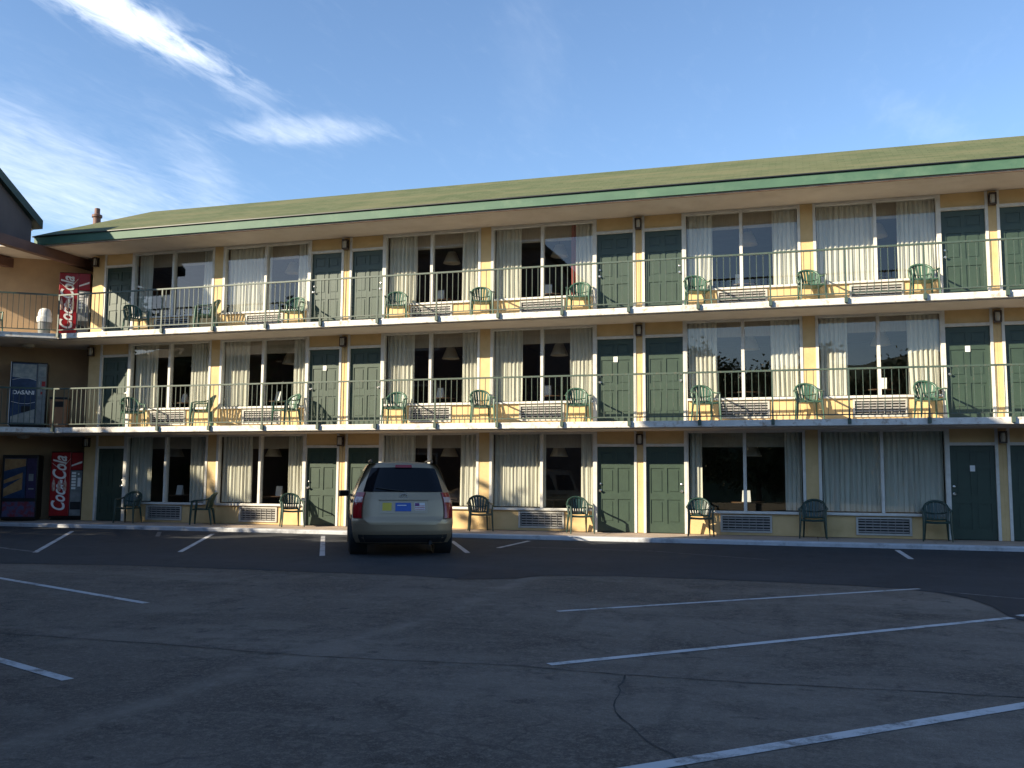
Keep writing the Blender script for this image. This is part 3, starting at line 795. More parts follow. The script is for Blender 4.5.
def snack_machine():
    t = thing('vending_machine', 'dark snack vending machine with gold stripes in ground floor shade at far left', 'vending machine', (-21.33, -.46, 0), R(32))
    m = MB(); m.box((-.46, -.36, .05), (.46, .4, 1.83)); m.box((-.43, -.3, 0), (.43, .38, .05)); build(m, 'cabinet', M['black'], t, bevel=.015)
    m = MB(); m.box((-.40, -.385, .62), (.16, -.361, 1.74)); p = build(m, 'display_window', M['blue'], t)
    m = MB()
    for z0, z1, h0, h1 in ((1.38, 1.52, .34, .20), (1.02, 1.20, .10, .14), (.66, .86, .22, .34)):
        m.add([(-.39, -.391, z0), (.15 if z0 > 1.3 else .08, -.391, z1), (.15 if z0 > 1.3 else .08, -.391, z1 + h1), (-.39, -.391, z0 + h0),
               (-.39, -.3855, z0), (.15 if z0 > 1.3 else .08, -.3855, z1), (.15 if z0 > 1.3 else .08, -.3855, z1 + h1), (-.39, -.3855, z0 + h0)],
              [(0, 1, 2, 3), (0, 4, 5, 1), (1, 5, 6, 2), (2, 6, 7, 3), (3, 7, 4, 0)])
    build(m, 'gold_graphic', M['gold'], p)
    m = MB(); m.box((.18, -.385, .62), (.43, -.361, 1.74)); p = build(m, 'control_panel', M['purple'], t)
    m = MB(); m.box((.24, -.395, 1.1), (.36, -.3855, 1.3)); m.box((.24, -.395, .86), (.38, -.3855, .9)); build(m, 'keypad', M['grey_panel'], p)
    m = MB(); m.box((-.40, -.385, .10), (.43, -.361, .52)); build(m, 'picture_panel', M['pink'], t)
snack_machine()

# ------------------------------------------------------------------ bins
def bin_(label, loc, m, liner, lid):
    t = thing('rubbish_bin', label, 'bin', loc)
    b = MB(); b.lathe([(.20, 0), (.215, .04), (.25, .62), (.27, .63), (.27, .68), (.25, .69), (.235, .68)], 24); build(b, 'body', m, t, 40)
    if liner:
        b = MB(); pr_ = []
        b.lathe([(.275, .50), (.288, .60), (.285, .69), (.24, .705)], 24, cap0=False, cap1=False); build(b, 'liner', M['bag'], t, 60)
        b = MB(); b.lathe([(.24, .70), (.25, .80), (.20, .95), (.12, 1.0), (.05, 1.01)], 20); build(b, 'lid', M['bag'], t, 40)
    elif lid:
        b = MB(); b.lathe([(.275, .685), (.28, .72), (.22, .86), (.12, .93), (.03, .95)], 24); build(b, 'lid', m, t, 40)
    return t
bin_('grey rubbish bin with white liner and lid on the top balcony', (-20.62, -.72, 2 * ST - .02), M['grey_plastic'], True, True).scale = (.72, .72, .80)
bin_('dark rubbish bin on the ground floor walkway at the left edge', (-22.15, -1.45, -.01), M['black'], False, True)
t = thing('bin_cabinet', 'brown upright bin beside the blue water machine on the middle balcony', 'bin', (-20.35, -.25, ST - .01), R(30))
m = MB(); m.box((-.22, -.22, .03), (.22, .22, .82)); build(m, 'body', M['brown_bin'], t, bevel=.015)
m = MB(); m.box((-.24, -.24, .82), (.24, .24, .88)); build(m, 'lid', M['black'], t, bevel=.015)
m = MB(); m.box((-.14, -.235, .60), (.14, -.2205, .76)); build(m, 'flap', M['black'], t)

# ------------------------------------------------------------------ ground
KY = -1.36
def gz(y):                                  # height of the sloping car park
    y = max(y, -45.0)
    return -.135 + .0155 * (y - KY) if y < KY else -.135
g = MB(); g.grid([[(-1500, -1500, -.95), (1500, -1500, -.95)], [(-1500, 1500, -.95), (1500, 1500, -.95)]])
struct(build(g, 'ground', M['ground']))
ys = [-45, KY + .05]
g = MB(); g.grid([[(-45, y, gz(y)), (30, y, gz(y))] for y in ys])
g.grid([[(-45, -45, -1.2), (30, -45, -1.2)], [(-45, -45, gz(-45)), (30, -45, gz(-45))]])
struct(build(g, 'parking_lot', M['asphalt_old']))
# newer asphalt lane along the motel
edge = [(-22, -9.9), (-13.16, -9.41), (-10.98, -8.96), (-8.6, -8.93), (-5.98, -8.9), (-4.76, -9.08), (-4.16, -8.75), (-3.85, -8.25), (-2.72, -7.99), (-1.51, -8.01),
        (-.36, -8.03), (.73, -8.17), (1.3, -8.28), (1.7, -8.6), (2.02, -9.15), (2.16, -9.8), (2.19, -10.63), (2.6, -11.6), (4, -12.4), (8, -12.9), (14, -13)]
fine = []
for (x0, y0), (x1, y1) in zip(edge, edge[1:]):
    n = max(1, int(math.hypot(x1 - x0, y1 - y0) / .12))
    for i in range(n):
        x = x0 + (x1 - x0) * i / n; y = y0 + (y1 - y0) * i / n
        fine.append((x, y + .05 * mnoise.noise(Vector((x * 2.5, y, 3))) + .02 * mnoise.noise(Vector((x * 11, y * 3, 9)))))
fine.append(edge[-1])
def flat_sheet(name, polys, m, dz):
    mb = MB()
    for P in polys: mb.add([(x, y, gz(y) + dz) for x, y in P], [tuple(range(len(P)))])
    return struct(build(mb, name, m))
mb = MB()
mb.grid([[(x, y, gz(y) + .0035) for x, y in fine], [(x, KY + .03, gz(KY) + .0035) for x, y in fine]], flip=True)
struct(build(mb, 'asphalt_lane', M['asphalt_new']))
flat_sheet('asphalt_patch', [[(-5.0, -9.15), (-4.15, -8.8), (-3.9, -8.2), (-4.5, -7.5), (-5.1, -7.9)],
                             [(1.79, -8.6), (2.0, -9.1), (2.15, -9.8), (2.2, -10.6), (2.7, -11.4), (4.5, -11.6), (4.5, -9.6), (2.67, -8.95)]], M['patch'], .006)
def strip(pts, w, dz=.0085, jit=0.0, seed=1):
    P = []
    rr = random.Random(seed); ps = [Vector((x, y, 0)) for x, y in pts]
    dens = []
    for a, b in zip(ps, ps[1:]):
        n = max(1, int((b - a).length / .12)) if jit else 1
        dens += [a + (b - a) * i / n for i in range(n)]
    dens.append(ps[-1])
    for i, p in enumerate(dens):
        t = (dens[min(i + 1, len(dens) - 1)] - dens[max(i - 1, 0)]).normalized(); n_ = Vector((-t.y, t.x, 0))
        off = n_ * (rr.uniform(-jit, jit)); ww = w * (rr.uniform(.4, 1.2) if jit else 1)
        a = p + off + n_ * ww / 2; b = p + off - n_ * ww / 2
        P.append([(a.x, a.y, gz(a.y) + dz), (b.x, b.y, gz(b.y) + dz)])
    return P
def lines(name, pts, w, m, dz=.0085, jit=0.0, seed=1):
    mb = MB(); mb.grid(strip(pts, w, dz, jit, seed), flip=True); return struct(build(mb, name, m))
W = .10
for pts, w, mm in [([(-17.75, -2.48), (-14.16, -7.55)], W, 'line'), ([(-13.85, -2.18), (-11.6, -6.6)], W, 'line'), ([(-15.51, -2.0), (-14.6, -3.3)], W, 'line_faint'),
                   ([(-10.99, -1.93), (-8.6, -6.48)], W, 'line'), ([(-7.55, -2.39), (-6.23, -5.06)], W, 'line'), ([(-5.91, -1.84), (-6.02, -3.8)], W, 'line'),
                   ([(1.78, -1.75), (1.85, -3.7)], W, 'line'), ([(-16.6, -6.5), (-14.24, -7.46)], W, 'line_faint'),
                   ([(-15, -9.6), (-11.48, -11.09), (-7.73, -12.63)], W, 'line'), ([(-9.5, -14.8), (-6.69, -15.92), (-5.58, -16.37)], W, 'line'),
                   ([(-2.77, -11.74), (1.5, -8.22)], .085, 'line'), ([(-2.11, -14.67), (2.21, -10.66)], W, 'line'), ([(-1.5, -17.8), (-.91, -17.25), (1.46, -15.03), (4.5, -12.1)], W + .02, 'line'),
                   ([(2.3, -10.52), (6.5, -6.6)], W, 'line'), ([(1.79, -8.51), (2.67, -8.95), (5.2, -10.2)], .06, 'line_faint'),
                   ([(-6.33, -3.39), (-2.94, -3.52), (-.61, -4.67)], .05, 'line_faint')]:
    lines('parking_line', pts, w, M[mm], dz=.0075 if pts[0][1] > -8.6 or pts[0] in ((2.3, -10.52),) else .004)
lines('asphalt_crack', [(-12, -14.7), (-7.75, -14.85), (-5.97, -14.86), (-4.33, -14.95), (-3.39, -14.89), (-2.4, -14.8), (-1.46, -14.88), (-.36, -14.87), (.67, -14.8), (1.52, -14.76), (6, -14.6)], .020, M['crack'], .003, .014, 3)
lines('asphalt_crack', [(-1.42, -14.9), (-1.37, -15.43), (-1.32, -15.89), (-1.2, -16.22), (-1.02, -16.59), (-.85, -16.83), (-.72, -17.04), (-.4, -17.7), (0, -19)], .016, M['crack'], .003, .016, 5)
# walkway and kerb
wk = MB()
xs_ = [-30 + 1.5 * i for i in range(29)]
for i in range(18):
    xa, xb = -30 + i * 2.33, -30 + (i + 1) * 2.33 - .014
    wk.prism([(xb, KY + .16), (xb, .3), (xa, .3), (xa, KY + .16)], -.3, [-.034, .0, .0, -.034])
wk.box((-30, KY + .17, -.29), (XR, .29, -.05))
wk.prism([(-19.6, .3), (-19.6, 3.2), (-30, 3.2), (-30, .3)], -.3, -.001)
struct(build(wk, 'walkway', M['walk']))
kb = MB(); kb.prism([(XR, KY), (XR, KY + .158), (-30, KY + .158), (-30, KY)], -.3, [-.042, -.030, -.030, -.042])
struct(build(kb, 'kerb', M['kerb'], bevel=.02))

# ------------------------------------------------------------------ minivan
def minivan():
    hd = R(27)
    t = thing('parked_minivan', 'champagne gold minivan parked nose in, seen from behind', 'van', (-7.08, -6.23, gz(-5.4)), hd); t.scale = (.955, 1, 1)
    zr = [.24, .34, .46, .60, .675, .70, .80, .92, 1.04, 1.10, 1.20, 1.35, 1.50, 1.60, 1.66, 1.70]
    def hw(z):
        T_ = [(.24, .90), (.34, .955), (.6, .985), (.9, .985), (1.06, .955), (1.2, .90), (1.4, .83), (1.6, .745), (1.7, .68)]
        for (a, b), (c, d) in zip(T_, T_[1:]):
            if z <= c: return b + (d - b) * (z - a) / (c - a)
        return T_[-1][1]
    def ry_(z):
        T_ = [(.24, .12), (.34, .03), (.46, .0), (.60, .0), (.675, .01), (.70, .04), (.8, .06), (1.04, .115), (1.1, .14), (1.5, .29), (1.66, .35), (1.70, .37)]
        for (a, b), (c, d) in zip(T_, T_[1:]):
            if z <= c: return b + (d - b) * (z - a) / (c - a)
        return T_[-1][1]
    def rear(u, z): return Vector((u * hw(z), ry_(z) + .22 * abs(u) ** 5 + .03 * u * u, z))
    us = [-1 + 2 * i / 20 for i in range(21)]
    ysd = [.45, .8, 1.2, 1.7, 2.2, 2.7, 3.2, 3.6, 4.0, 4.35, 4.6, 4.75]
    def top(y):                     # highest z of the silhouette at y
        T_ = [(0, 1.70), (2.6, 1.70), (3.1, 1.58), (3.75, 1.12), (4.2, 1.05), (4.6, .9), (4.75, .74)]
        for (a, b), (c, d) in zip(T_, T_[1:]):
            if y <= c: return b + (d - b) * (y - a) / (c - a)
        return T_[-1][1]
    b = MB()
    b.grid([[rear(u, z) for u in us] for z in zr])
    def side(s):
        P = []
        for j, z in enumerate(zr):
            row = [rear(s, z)]
            for y in ysd:
                zz = min(z, top(y) - .002 * (len(zr) - 1 - j)) if z > top(y) else z
                taper = 1 - .16 * max(0, (y - 4.0) / .75) ** 2
                row.append(Vector((s * hw(min(z, max(zz, .24))) * taper, y, zz)))
            P.append(row)
        return P
    S1, S0 = side(1), side(-1)
    b.grid(S1, flip=False); b.grid(S0, flip=True)
    # roof and bonnet: strip between the two side top rows
    rows = []
    for i in range(len(ysd) + 1):
        A, B_ = S0[-1][i], S1[-1][i]
        cy = ry_(1.70) - A.y if i == 0 else 0
        row = []
        for q in range(11):
            f = q / 10; u = 2 * f - 1; p = A.lerp(B_, f)
            if i == 0: p = rear(u, 1.70)
            p = p + Vector((0, 0, .055 * (1 - u * u) if i > 0 else .0)); row.append(p)
        rows.append(row)
    b.grid(rows, flip=True)
    # floor and nose
    b.grid([[S0[0][i], S1[0][i]] for i in range(len(ysd) + 1)])
    b.grid([[S0[j][-1], S1[j][-1]] for j in range(len(zr))], flip=True)
    me = b.mesh('body', M['paint'], 38)
    bm = bmesh.new(); bm.from_mesh(me); bmesh.ops.remove_doubles(bm, verts=bm.verts, dist=.004)
    bmesh.ops.recalc_face_normals(bm, faces=bm.faces); bm.to_mesh(me); bm.free()
    me.polygons.foreach_set('use_smooth', [True] * len(me.polygons)); me.set_sharp_from_angle(angle=R(38))
    link('body', me, t)
    def rpatch(u0f, u1f, z0, z1, off, name, m, nz=8, nu=12, parent=None, thick=.0, curve=0.0, smooth=40):
        mb = MB(); P = []
        for i in range(nz + 1):
            z = z0 + (z1 - z0) * i / nz; row = []
            ua, ub = u0f(z), u1f(z)
            for j in range(nu + 1):
                u = ua + (ub - ua) * j / nu
                zz = z + curve * (1 - (2 * j / nu - 1) ** 2) * (i / nz)
                p = rear(u, zz); row.append(p + Vector((0, -off, 0)))
            P.append(row)
        mb.grid(P)
        Q = [[p + Vector((0, off + .02, 0)) for p in r_] for r_ in P]
        # rim
        mb.grid([[*P[0]], [*Q[0]]], flip=True); mb.grid([[*P[-1]], [*Q[-1]]])
        mb.grid([[r_[0] for r_ in P], [r_[0] for r_ in Q]]); mb.grid([[r_[-1] for r_ in P], [r_[-1] for r_ in Q]], flip=True)
        return build(mb, name, m, parent or t, smooth)
    rpatch(lambda z: -.86, lambda z: .86, 1.185, 1.63, .012, 'rear_window', M['van_glass'], curve=.012)
    tg = rpatch(lambda z: -.79 + .16 * max(0, (.74 - z) / .16) ** 2, lambda z: .79 - .16 * max(0, (.74 - z) / .16) ** 2, .58, 1.175, .036, 'tailgate', M['paint'], nz=14)
    rpatch(lambda z: -.47, lambda z: .47, .79, 1.03, .0425, 'plate_recess', mat('plate_recess_paint', (.37, .30, .22), .35, metal=.4), parent=tg)
    rpatch(lambda z: -.50, lambda z: .50, 1.035, 1.06, .07, 'tailgate_handle', M['paint'], nz=2, parent=tg)
    rpatch(lambda z: -.165, lambda z: .145, .83, .985, .052, 'licence_plate', M['plate_blue'], nz=2, nu=4, parent=tg)
    rpatch(lambda z: -.13, lambda z: .05, .93, .945, .0545, 'plate_lettering', M['sticker_white'], nz=1, nu=2, parent=tg)
    rpatch(lambda z: -.42, lambda z: -.24, .84, .985, .0445, 'yellow_sticker', M['sticker_yellow'], nz=2, nu=3, parent=tg)
    fl_ = rpatch(lambda z: .215, lambda z: .42, .85, .985, .0445, 'flag_sticker', M['sticker_white'], nz=2, nu=3, parent=tg)
    for i in range(3): rpatch(lambda z: .22 if i == 0 else .22, lambda z: .415, .862 + i * .03, .874 + i * .03, .0462, 'flag_stripe', M['stripe_red'], nz=1, nu=2, parent=tg)
    rpatch(lambda z: .222, lambda z: .31, .925, .98, .0475, 'flag_canton', M['sticker_purple'], nz=1, nu=2, parent=tg)
    # oval emblem
    e = MB(); c = rear(0, 1.105) + Vector((0, -.045, 0))
    e.tube([c + Vector((.075 * math.cos(a), 0, .042 * math.sin(a))) for a in [2 * math.pi * i / 24 for i in range(24)]], .008, 6, closed=True)
    e.tube([c + Vector((-.04, 0, -.02)), c + Vector((-.03, 0, .022))], .007, 6); e.tube([c + Vector((-.035, 0, 0)), c + Vector((-.002, 0, .022))], .006, 6); e.tube([c + Vector((-.035, 0, 0)), c + Vector((0, 0, -.02))], .006, 6)
    e.tube([c + Vector((.005, 0, -.02)), c + Vector((.028, 0, .022)), c + Vector((.05, 0, -.02))], .006, 6)
    build(e, 'emblem', M['rim'], tg, 40)
    for s in (-1, 1):
        a0, a1 = (.815, .985) if s > 0 else (-.985, -.815)
        tl = rpatch(lambda z: a0, lambda z: a1, .70, 1.175, .034, 'tail_light', M['tail_red'])
        rpatch(lambda z: a0 + .012, lambda z: a1 - .012, .99, 1.09, .042, 'reversing_lens', M['tail_clear'], nz=3, nu=5, parent=tl)
        rpatch(lambda z: a0 + .012, lambda z: a1 - .012, .72, .96, .040, 'brake_lens', M['tail_red'], nz=3, nu=5, parent=tl)
    rpatch(lambda z: -.23, lambda z: .23, 1.64, 1.69, .05, 'brake_light', M['tail_red'], nz=2)
    rpatch(lambda z: -.97, lambda z: .97, .40, .60, .03, 'bumper', M['paint'])
    rpatch(lambda z: -.90, lambda z: .90, .25, .40, .006, 'bumper_skirt', M['van_plastic'])
    w_ = MB(); w_.tube([rear(.02, 1.20) + Vector((0, -.03, 0)), rear(-.35, 1.23) + Vector((0, -.04, 0)), rear(-.62, 1.26) + Vector((0, -.035, 0))], .010, 6)
    w_.lathe([(.03, 0), (.02, .04)], 10, T=Matrix.Translation(rear(.02, 1.19) + Vector((0, 0, 0))) @ Matrix.Rotation(R(90), 4, 'X')); build(w_, 'wiper', M['van_plastic'], t, 40)
    # side glass and trim, both sides
    for s in (-1, 1):
        for y0, y1 in ((.55, 1.35), (1.45, 2.35), (2.45, 3.15)):
            mb = MB(); P = []
            for i in range(5):
                z = 1.13 + .45 * i / 4
                P.append([(s * (hw(z) + .006), y0 + .08 * i / 4 + (y1 - y0 - (.16 if y0 < 2 else .3) * i / 4) * j / 4, z) for j in range(5)])
            mb.grid(P, flip=(s < 0)); build(mb, 'side_window', M['van_glass'], t, 40)
        mb = MB(); mb.tube([(s * .60, .75, 1.735), (s * .62, .9, 1.785), (s * .62, 2.3, 1.785), (s * .60, 2.45, 1.735)], .018, 8); build(mb, 'roof_rail', M['van_plastic'], t, 40)
        mb = MB(); mb.tube([(s * .93, 3.22, 1.06), (s * 1.03, 3.2, 1.09)], .03, 8)
        T = Matrix.Translation((s * 1.12, 3.2, 1.11))
        mb.add([tuple(T @ Vector((x * .125, y * .07, z * .085))) for x, y, z in [(-1, -1, -.8), (1, -1, -.7), (1, 1, -.5), (-1, 1, -.6), (-1, -1, .8), (.85, -1, .9), (.85, 1, .6), (-1, 1, .6)]],
               [(0, 3, 2, 1), (4, 5, 6, 7), (0, 1, 5, 4), (1, 2, 6, 5), (2, 3, 7, 6), (3, 0, 4, 7)])
        mi = build(mb, 'mirror', M['paint'], t, bevel=.025)
        mb = MB(); mb.box((s * 1.12 - .095, 3.118, 1.055), (s * 1.12 + .095, 3.129, 1.165)); build(mb, 'mirror_glass', M['van_glass'], mi)
        mb = MB(); mb.box((s * .98, .95, .985), (s * 1.0, 2.9, 1.01)); build(mb, 'door_rail', M['van_plastic'], t)
        mb = MB()
        for y in (1.42, 2.40): mb.box((s * .97, y, .95), (s * 1.005, y + .17, .985))
        build(mb, 'door_handle', M['paint'], t)
    for wy in (.98, 3.95):
        for s in (-1, 1):
            T = Matrix.Translation((s * .835, wy, .335)) @ Matrix.Rotation(R(90), 4, 'Y')
            ar = MB(); ar.lathe([(.40, -.168), (.40, .168)], 28, T=T); build(ar, 'wheel_arch', M['van_plastic'], t, 40)
            mb = MB(); mb.lathe([(.20, -.11), (.30, -.125), (.332, -.10), (.335, 0), (.332, .10), (.30, .125), (.20, .11)], 32, T=Matrix.Translation((s * .07, 0, 0)) @ T)
            ty = build(mb, 'tyre', M['tyre'], t, 40)
            mb = MB(); mb.lathe([(.21, .0), (.205, .10), (.19, .105), (.06, .085), (.05, .10), (.02, .10)], 24, T=Matrix.Translation((s * .07, 0, 0)) @ Matrix.Translation((s * .835, wy, .335)) @ Matrix.Rotation(R(90 * s), 4, 'Y'))
            build(mb, 'rim', M['rim'], ty, 40)
    ex = MB(); ex.tube([(.52, .25, .27), (.52, -.02, .25)], .035, 10); build(ex, 'exhaust_pipe', M['van_plastic'], t, 40)
    ab = MB(); ab.box((-.78, .4, .20), (.78, 4.3, .30)); ab.tube([(-.75, .98, .33), (.75, .98, .33)], .06, 8); build(ab, 'underbody', M['van_plastic'], t)
minivan()

# ------------------------------------------------------------------ behind the viewpoint: added unseen building shaped to block the sun, and trees (they shade the lot and mirror in the glass)
nb = thing('added_shade_building', 'unseen dark roofed building added to shade the car park, mirrored in the upper windows', 'building', (-13.5, -14.3, 0))
b = MB()
def nbp(mb, name, m, smooth=None): o = build(mb, name, m, nb, smooth); o.location = (13.5, 14.3, 0); return o
b.prism([(-16.6, -42), (-10.0, -42), (-10.0, -13.7), (-16.6, -13.7)], -.6, 10.5)  # tall block, height set to keep sun off the ground floor
b.prism([(-30, -24), (-16.6, -24), (-16.6, -14.4), (-30, -14.4)], -.6, 6.6)
nbp(b, 'wall', M['siding'])
b = MB()
b.prism([(-16.75, -42.2), (-9.85, -42.2), (-9.85, -13.55), (-16.75, -13.55)], 10.5, 10.8)
for ya, za, yb, zb in ((-13.9, 6.45, -19.2, 7.9), (-24.5, 6.45, -19.2, 7.9)):
    P0 = [(-30.4, ya, za), (-16.76, ya, za), (-16.76, yb, zb), (-30.4, yb, zb)]
    b.add(P0 + [(x, y, z + .16) for x, y, z in P0], [(0, 1, 2, 3), (7, 6, 5, 4), (0, 4, 5, 1), (1, 5, 6, 2), (2, 6, 7, 3), (3, 7, 4, 0)])
nbp(b, 'roof', M['dark_shingle'])
for i, (x, z) in enumerate([(-12, 1.6), (-15, 1.6), (-12, 4.4), (-15, 4.4), (-12, 7.2), (-15, 7.2)]):
    f = MB(); f.box((x - .8, -13.69, z - .7), (x + .8, -13.64, z - .62)); f.box((x - .8, -13.69, z + .62), (x + .8, -13.64, z + .7)); f.box((x - .8, -13.69, z - .62), (x - .72, -13.64, z + .62)); f.box((x + .72, -13.69, z - .62), (x + .8, -13.64, z + .62))
    fo = nbp(f, 'window', M['trim']); p = MB(); p.box((x - .72, -13.685, z - .62), (x + .72, -13.665, z + .62)); build(p, 'pane', M['van_glass'], fo)

def tree_mesh(seed, H, Rw, n, base=.18):
    rr = random.Random(seed); tr = MB(); cr_ = MB()
    tr.tube([(0, 0, -1), (.1, .05, H * .25), (-.05, .1, H * .55), (.05, 0, H * .8)], [.045 * H * .5, .03 * H * .5, .02 * H * .5, .006 * H * .5], 8)
    cl = []
    for i in range(34):
        a = rr.uniform(0, 6.283); h = rr.uniform(base, 1.0); rad = Rw * math.sin(math.pi * min(1, max(.08, (h - base * .7) / (1.06 - base * .7)))) ** .7 * rr.uniform(.35, 1.0)
        p = Vector((math.cos(a) * rad, math.sin(a) * rad, h * H * .93)); cl.append((p, Rw * rr.uniform(.20, .42)))
        if i % 3 == 0:
            q = Vector((0, 0, max(.15, h - .22) * H)); tr.tube([q, q.lerp(p, .5) + Vector((0, 0, .2)), p], [.10, .07, .02], 5)
    for p, r_ in cl:
        for j in range(n // len(cl)):
            d = Vector((rr.gauss(0, 1), rr.gauss(0, 1), rr.gauss(0, .75))).normalized() * r_ * rr.uniform(.3, 1.05)
            c = p + d; s = rr.uniform(.10, .22); A = Vector((rr.uniform(-1, 1), rr.uniform(-1, 1), rr.uniform(-.6, .6))).normalized(); B = A.cross(Vector((rr.uniform(-1, 1), rr.uniform(-1, 1), rr.uniform(-1, 1)))).normalized()
            cr_.add([c - A * s, c + B * s * .6, c + A * s, c - B * s * .6], [(0, 1, 2, 3)])
    return tr.mesh('trunk', M['tree_bark'], 60), cr_.mesh('crown', M['leaf'])
tv = [tree_mesh(3, 9.5, 2.6, 3400), tree_mesh(8, 11.5, 4.4, 9000), tree_mesh(15, 11.0, 4.8, 9000)]
def tree(v, loc, sc_, rz, label, group):
    t = thing('leafy_tree', label, 'tree', loc, rz, group); t.scale = (sc_, sc_, sc_)
    link('trunk', tv[v][0], t); link('crown', tv[v][1], t)
TL = [((-36.3, -13.8), 1.15, 'farthest left beyond the added building'), ((-31.6, -14.0), 1.14, 'touching the left end of the added building'), ((-33.9, -13.2), 1.12, 'second from the left beyond the added building'), ((-29.5, -12.8), 1.08, 'nearest the left end of the added building'), ((-25.4, -12.2), .80, 'in the middle of the low part of the added building'), ((-19.6, -12.6), .95, 'beside the tall part of the added building')]
for i, ((x, y), s_, lb) in enumerate(TL): tree(0, (x, y, -.4), s_, i * 1.7, 'slim leafy tree ' + lb, 'slim trees in front of the neighbouring building')
for i in range(8):
    x = -20 + i * 5.6; tree(1 + i % 2, (x, -50 - (i % 3) * 2.2, -.9), [1.1, 1.0, 1.15, .95, 1.1, 1.02, 1.18, 1.0][i], i * 2.1,
                            f'{ORD[i] if i < 6 else ["seventh", "eighth"][i - 6]} broad tree of the row mirrored in the middle floor glass', 'broad trees beyond the car park')

hl = MB(); P = []  # unseen wooded rise added to darken the low window reflections
for j in range(9):
    row = []
    for i in range(61):
        x = -240 + 8 * i; f = j / 8; h = math.sin(math.pi * min(1, f * .9)) * (17 + 3.5 * mnoise.noise(Vector((x * .03, 1, 0))) + 2.5 * mnoise.noise(Vector((x * .11, 4, f * 3))))
        row.append((x, -78 - 70 * f, -1 + h))
    P.append(row)
hl.grid(P, flip=True); struct(build(hl, 'added_hill', M['leaf'], None, 80))
# ------------------------------------------------------------------ light
AZ, EL = R(47), math.atan(.443)
sd = Vector((math.sin(AZ) * math.cos(EL), math.cos(AZ) * math.cos(EL), -math.sin(EL)))
sl = bpy.data.lights.new('sun', 'SUN'); sl.energy = 5.0; sl.angle = R(.5); sl.color = (1.0, .87, .65)
so_ = bpy.data.objects.new('sun', sl); COL.objects.link(so_); so_.rotation_euler = sd.to_track_quat('-Z', 'Y').to_euler(); so_.location = (-30, -30, 40)

wd = bpy.data.worlds.new('World'); sc.world = wd; wd.use_nodes = True
nt = wd.node_tree; N, L = nt.nodes, nt.links
bg = N['Background']; bg.inputs['Strength'].default_value = .115
sky = N.new('ShaderNodeTexSky'); sky.sky_type = 'NISHITA'; sky.sun_disc = False
sky.sun_elevation = EL; sky.sun_rotation = R(180) + AZ; sky.air_density = 1.0; sky.dust_density = .3; sky.ozone_density = 3.4; sky.altitude = 300
# cirrus: coordinates on a cloud layer, direction / height
tc = N.new('ShaderNodeTexCoord'); sp = N.new('ShaderNodeSeparateXYZ'); L.new(tc.outputs['Generated'], sp.inputs[0])
def mth(op, a, b=None, c=None):
    n = N.new('ShaderNodeMath'); n.operation = op
    for i, x in enumerate((a, b, c)):
        if x is None: continue
        if isinstance(x, (int, float)): n.inputs[i].default_value = x
        else: L.new(x, n.inputs[i])
    return n.outputs[0]
zc = mth('MAXIMUM', sp.outputs[2], .05)
U = mth('DIVIDE', sp.outputs[0], zc); V = mth('DIVIDE', sp.outputs[1], zc)
cb = N.new('ShaderNodeCombineXYZ'); L.new(U, cb.inputs[0]); L.new(V, cb.inputs[1])
def nzw(scale, stretch, rot, detail=9, rough=.62, dist=.0):
    q = N.new('ShaderNodeMapping'); q.inputs['Scale'].default_value = stretch; q.inputs['Rotation'].default_value = (0, 0, rot)
    L.new(cb.outputs[0], q.inputs['Vector'])
    n = N.new('ShaderNodeTexNoise'); n.inputs['Scale'].default_value = scale; n.inputs['Detail'].default_value = detail; n.inputs['Roughness'].default_value = rough; n.inputs['Distortion'].default_value = dist
    L.new(q.outputs[0], n.inputs['Vector']); return n.outputs['Fac']
def blob(cx, cy, ax, ay, ang):               # soft cirrus patch on the layer
    ca, sa = math.cos(ang), math.sin(ang)
    du = mth('SUBTRACT', U, cx); dv = mth('SUBTRACT', V, cy)
    p = mth('DIVIDE', mth('ADD', mth('MULTIPLY', du, ca), mth('MULTIPLY', dv, sa)), ax)
    q = mth('DIVIDE', mth('SUBTRACT', mth('MULTIPLY', dv, ca), mth('MULTIPLY', du, sa)), ay)
    d = mth('ADD', mth('MULTIPLY', p, p), mth('MULTIPLY', q, q))
    return mth('EXPONENT', mth('MULTIPLY', d, -1.0))
n1 = nzw(2.6, (2.6, .8, 1), R(-8), dist=.9); n2 = nzw(9.0, (2.6, .9, 1), R(-12), dist=.6); n3 = nzw(.9, (1, 1, 1), 0, 6)
wisp = mth('ADD', mth('MULTIPLY', n1, .85), mth('SUBTRACT', mth('MULTIPLY', n2, .75), .30))
def cover(b_, lo, hi):
    m_ = N.new('ShaderNodeMapRange'); m_.inputs['From Min'].default_value = lo; m_.inputs['From Max'].default_value = hi; m_.clamp = True
    L.new(mth('ADD', mth('MULTIPLY', b_, .5), wisp), m_.inputs['Value']); return mth('MULTIPLY', m_.outputs[0], mth('MINIMUM', mth('MULTIPLY', b_, 2.0), 1.0))
s_main = cover(blob(-1.42, 1.54, .38, .08, R(82)), .54, 1.08)
s_tail = mth('MULTIPLY', cover(blob(-1.37, 2.12, .14, .08, R(105)), .58, 1.1), .10)
s_b = mth('MULTIPLY', cover(blob(-1.37, 2.40, .22, .11, R(12)), .50, 1.2), .34)
s_l = mth('MULTIPLY', cover(blob(-2.45, 2.55, .9, .38, R(100)), .36, 1.3), .36)
s_l2 = mth('MULTIPLY', cover(blob(-2.0, 2.9, .7, .10, R(115)), .45, 1.2), .16)
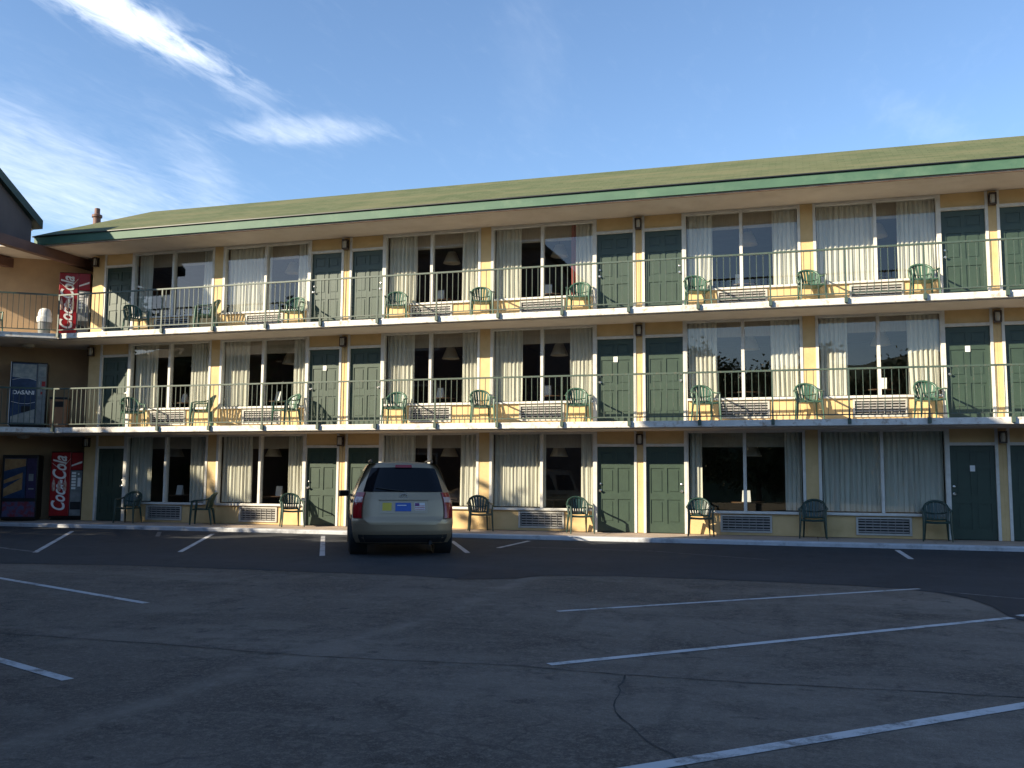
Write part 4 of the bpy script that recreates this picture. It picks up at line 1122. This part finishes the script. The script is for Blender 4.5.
s_r = mth('MULTIPLY', cover(blob(.36, 2.85, .30, .07, R(60)), .5, 1.1), .06)
s_c = mth('MULTIPLY', cover(blob(-.62, 2.2, .5, .08, R(105)), .5, 1.1), .03)
s_gen = N.new('ShaderNodeMapRange'); s_gen.inputs['From Min'].default_value = .55; s_gen.inputs['From Max'].default_value = .85; s_gen.inputs['To Max'].default_value = .02; L.new(wisp, s_gen.inputs['Value'])
tot = s_main
for x in (s_tail, s_b, s_l, s_l2, s_r, s_c, s_gen.outputs[0]): tot = mth('ADD', tot, x)
tot = mth('MINIMUM', tot, 1.0)
tot = mth('MULTIPLY', tot, mth('MINIMUM', mth('MULTIPLY', mth('MAXIMUM', sp.outputs[2], 0.0), 8.0), 1.0))
mx = N.new('ShaderNodeMixRGB'); L.new(tot, mx.inputs[0]); L.new(sky.outputs[0], mx.inputs[1]); mx.inputs[2].default_value = (7.2, 7.5, 7.8, 1)
L.new(mx.outputs[0], bg.inputs['Color'])

# ------------------------------------------------------------------ camera
YAW, PITCH, ROLL, F = -.293698, .0993727, .0066559, 960.518
cy_, sy_ = math.cos(YAW), math.sin(YAW); cp, sp_ = math.cos(PITCH), math.sin(PITCH)
fw = Vector((sy_ * cp, cy_ * cp, sp_)); rt = Vector((cy_, -sy_, 0)); up = rt.cross(fw)
r2 = rt * math.cos(ROLL) + up * math.sin(ROLL); u2 = up * math.cos(ROLL) - rt * math.sin(ROLL)
cam = bpy.data.cameras.new('camera'); co = bpy.data.objects.new('camera', cam); COL.objects.link(co)
co.matrix_world = Matrix(((r2.x, u2.x, -fw.x, 0), (r2.y, u2.y, -fw.y, -22.79129), (r2.z, u2.z, -fw.z, 1.22492), (0, 0, 0, 1)))
cam.sensor_width = 36; cam.lens = F * 36 / 1024; cam.clip_start = .05; cam.clip_end = 6000
sc.camera = co
sc.render.engine = 'CYCLES'
sc.view_settings.view_transform = 'Standard'; sc.view_settings.look = 'None'; sc.view_settings.exposure = 1.05; sc.view_settings.gamma = 1
sc.cycles.max_bounces = 8; sc.cycles.transparent_max_bounces = 12
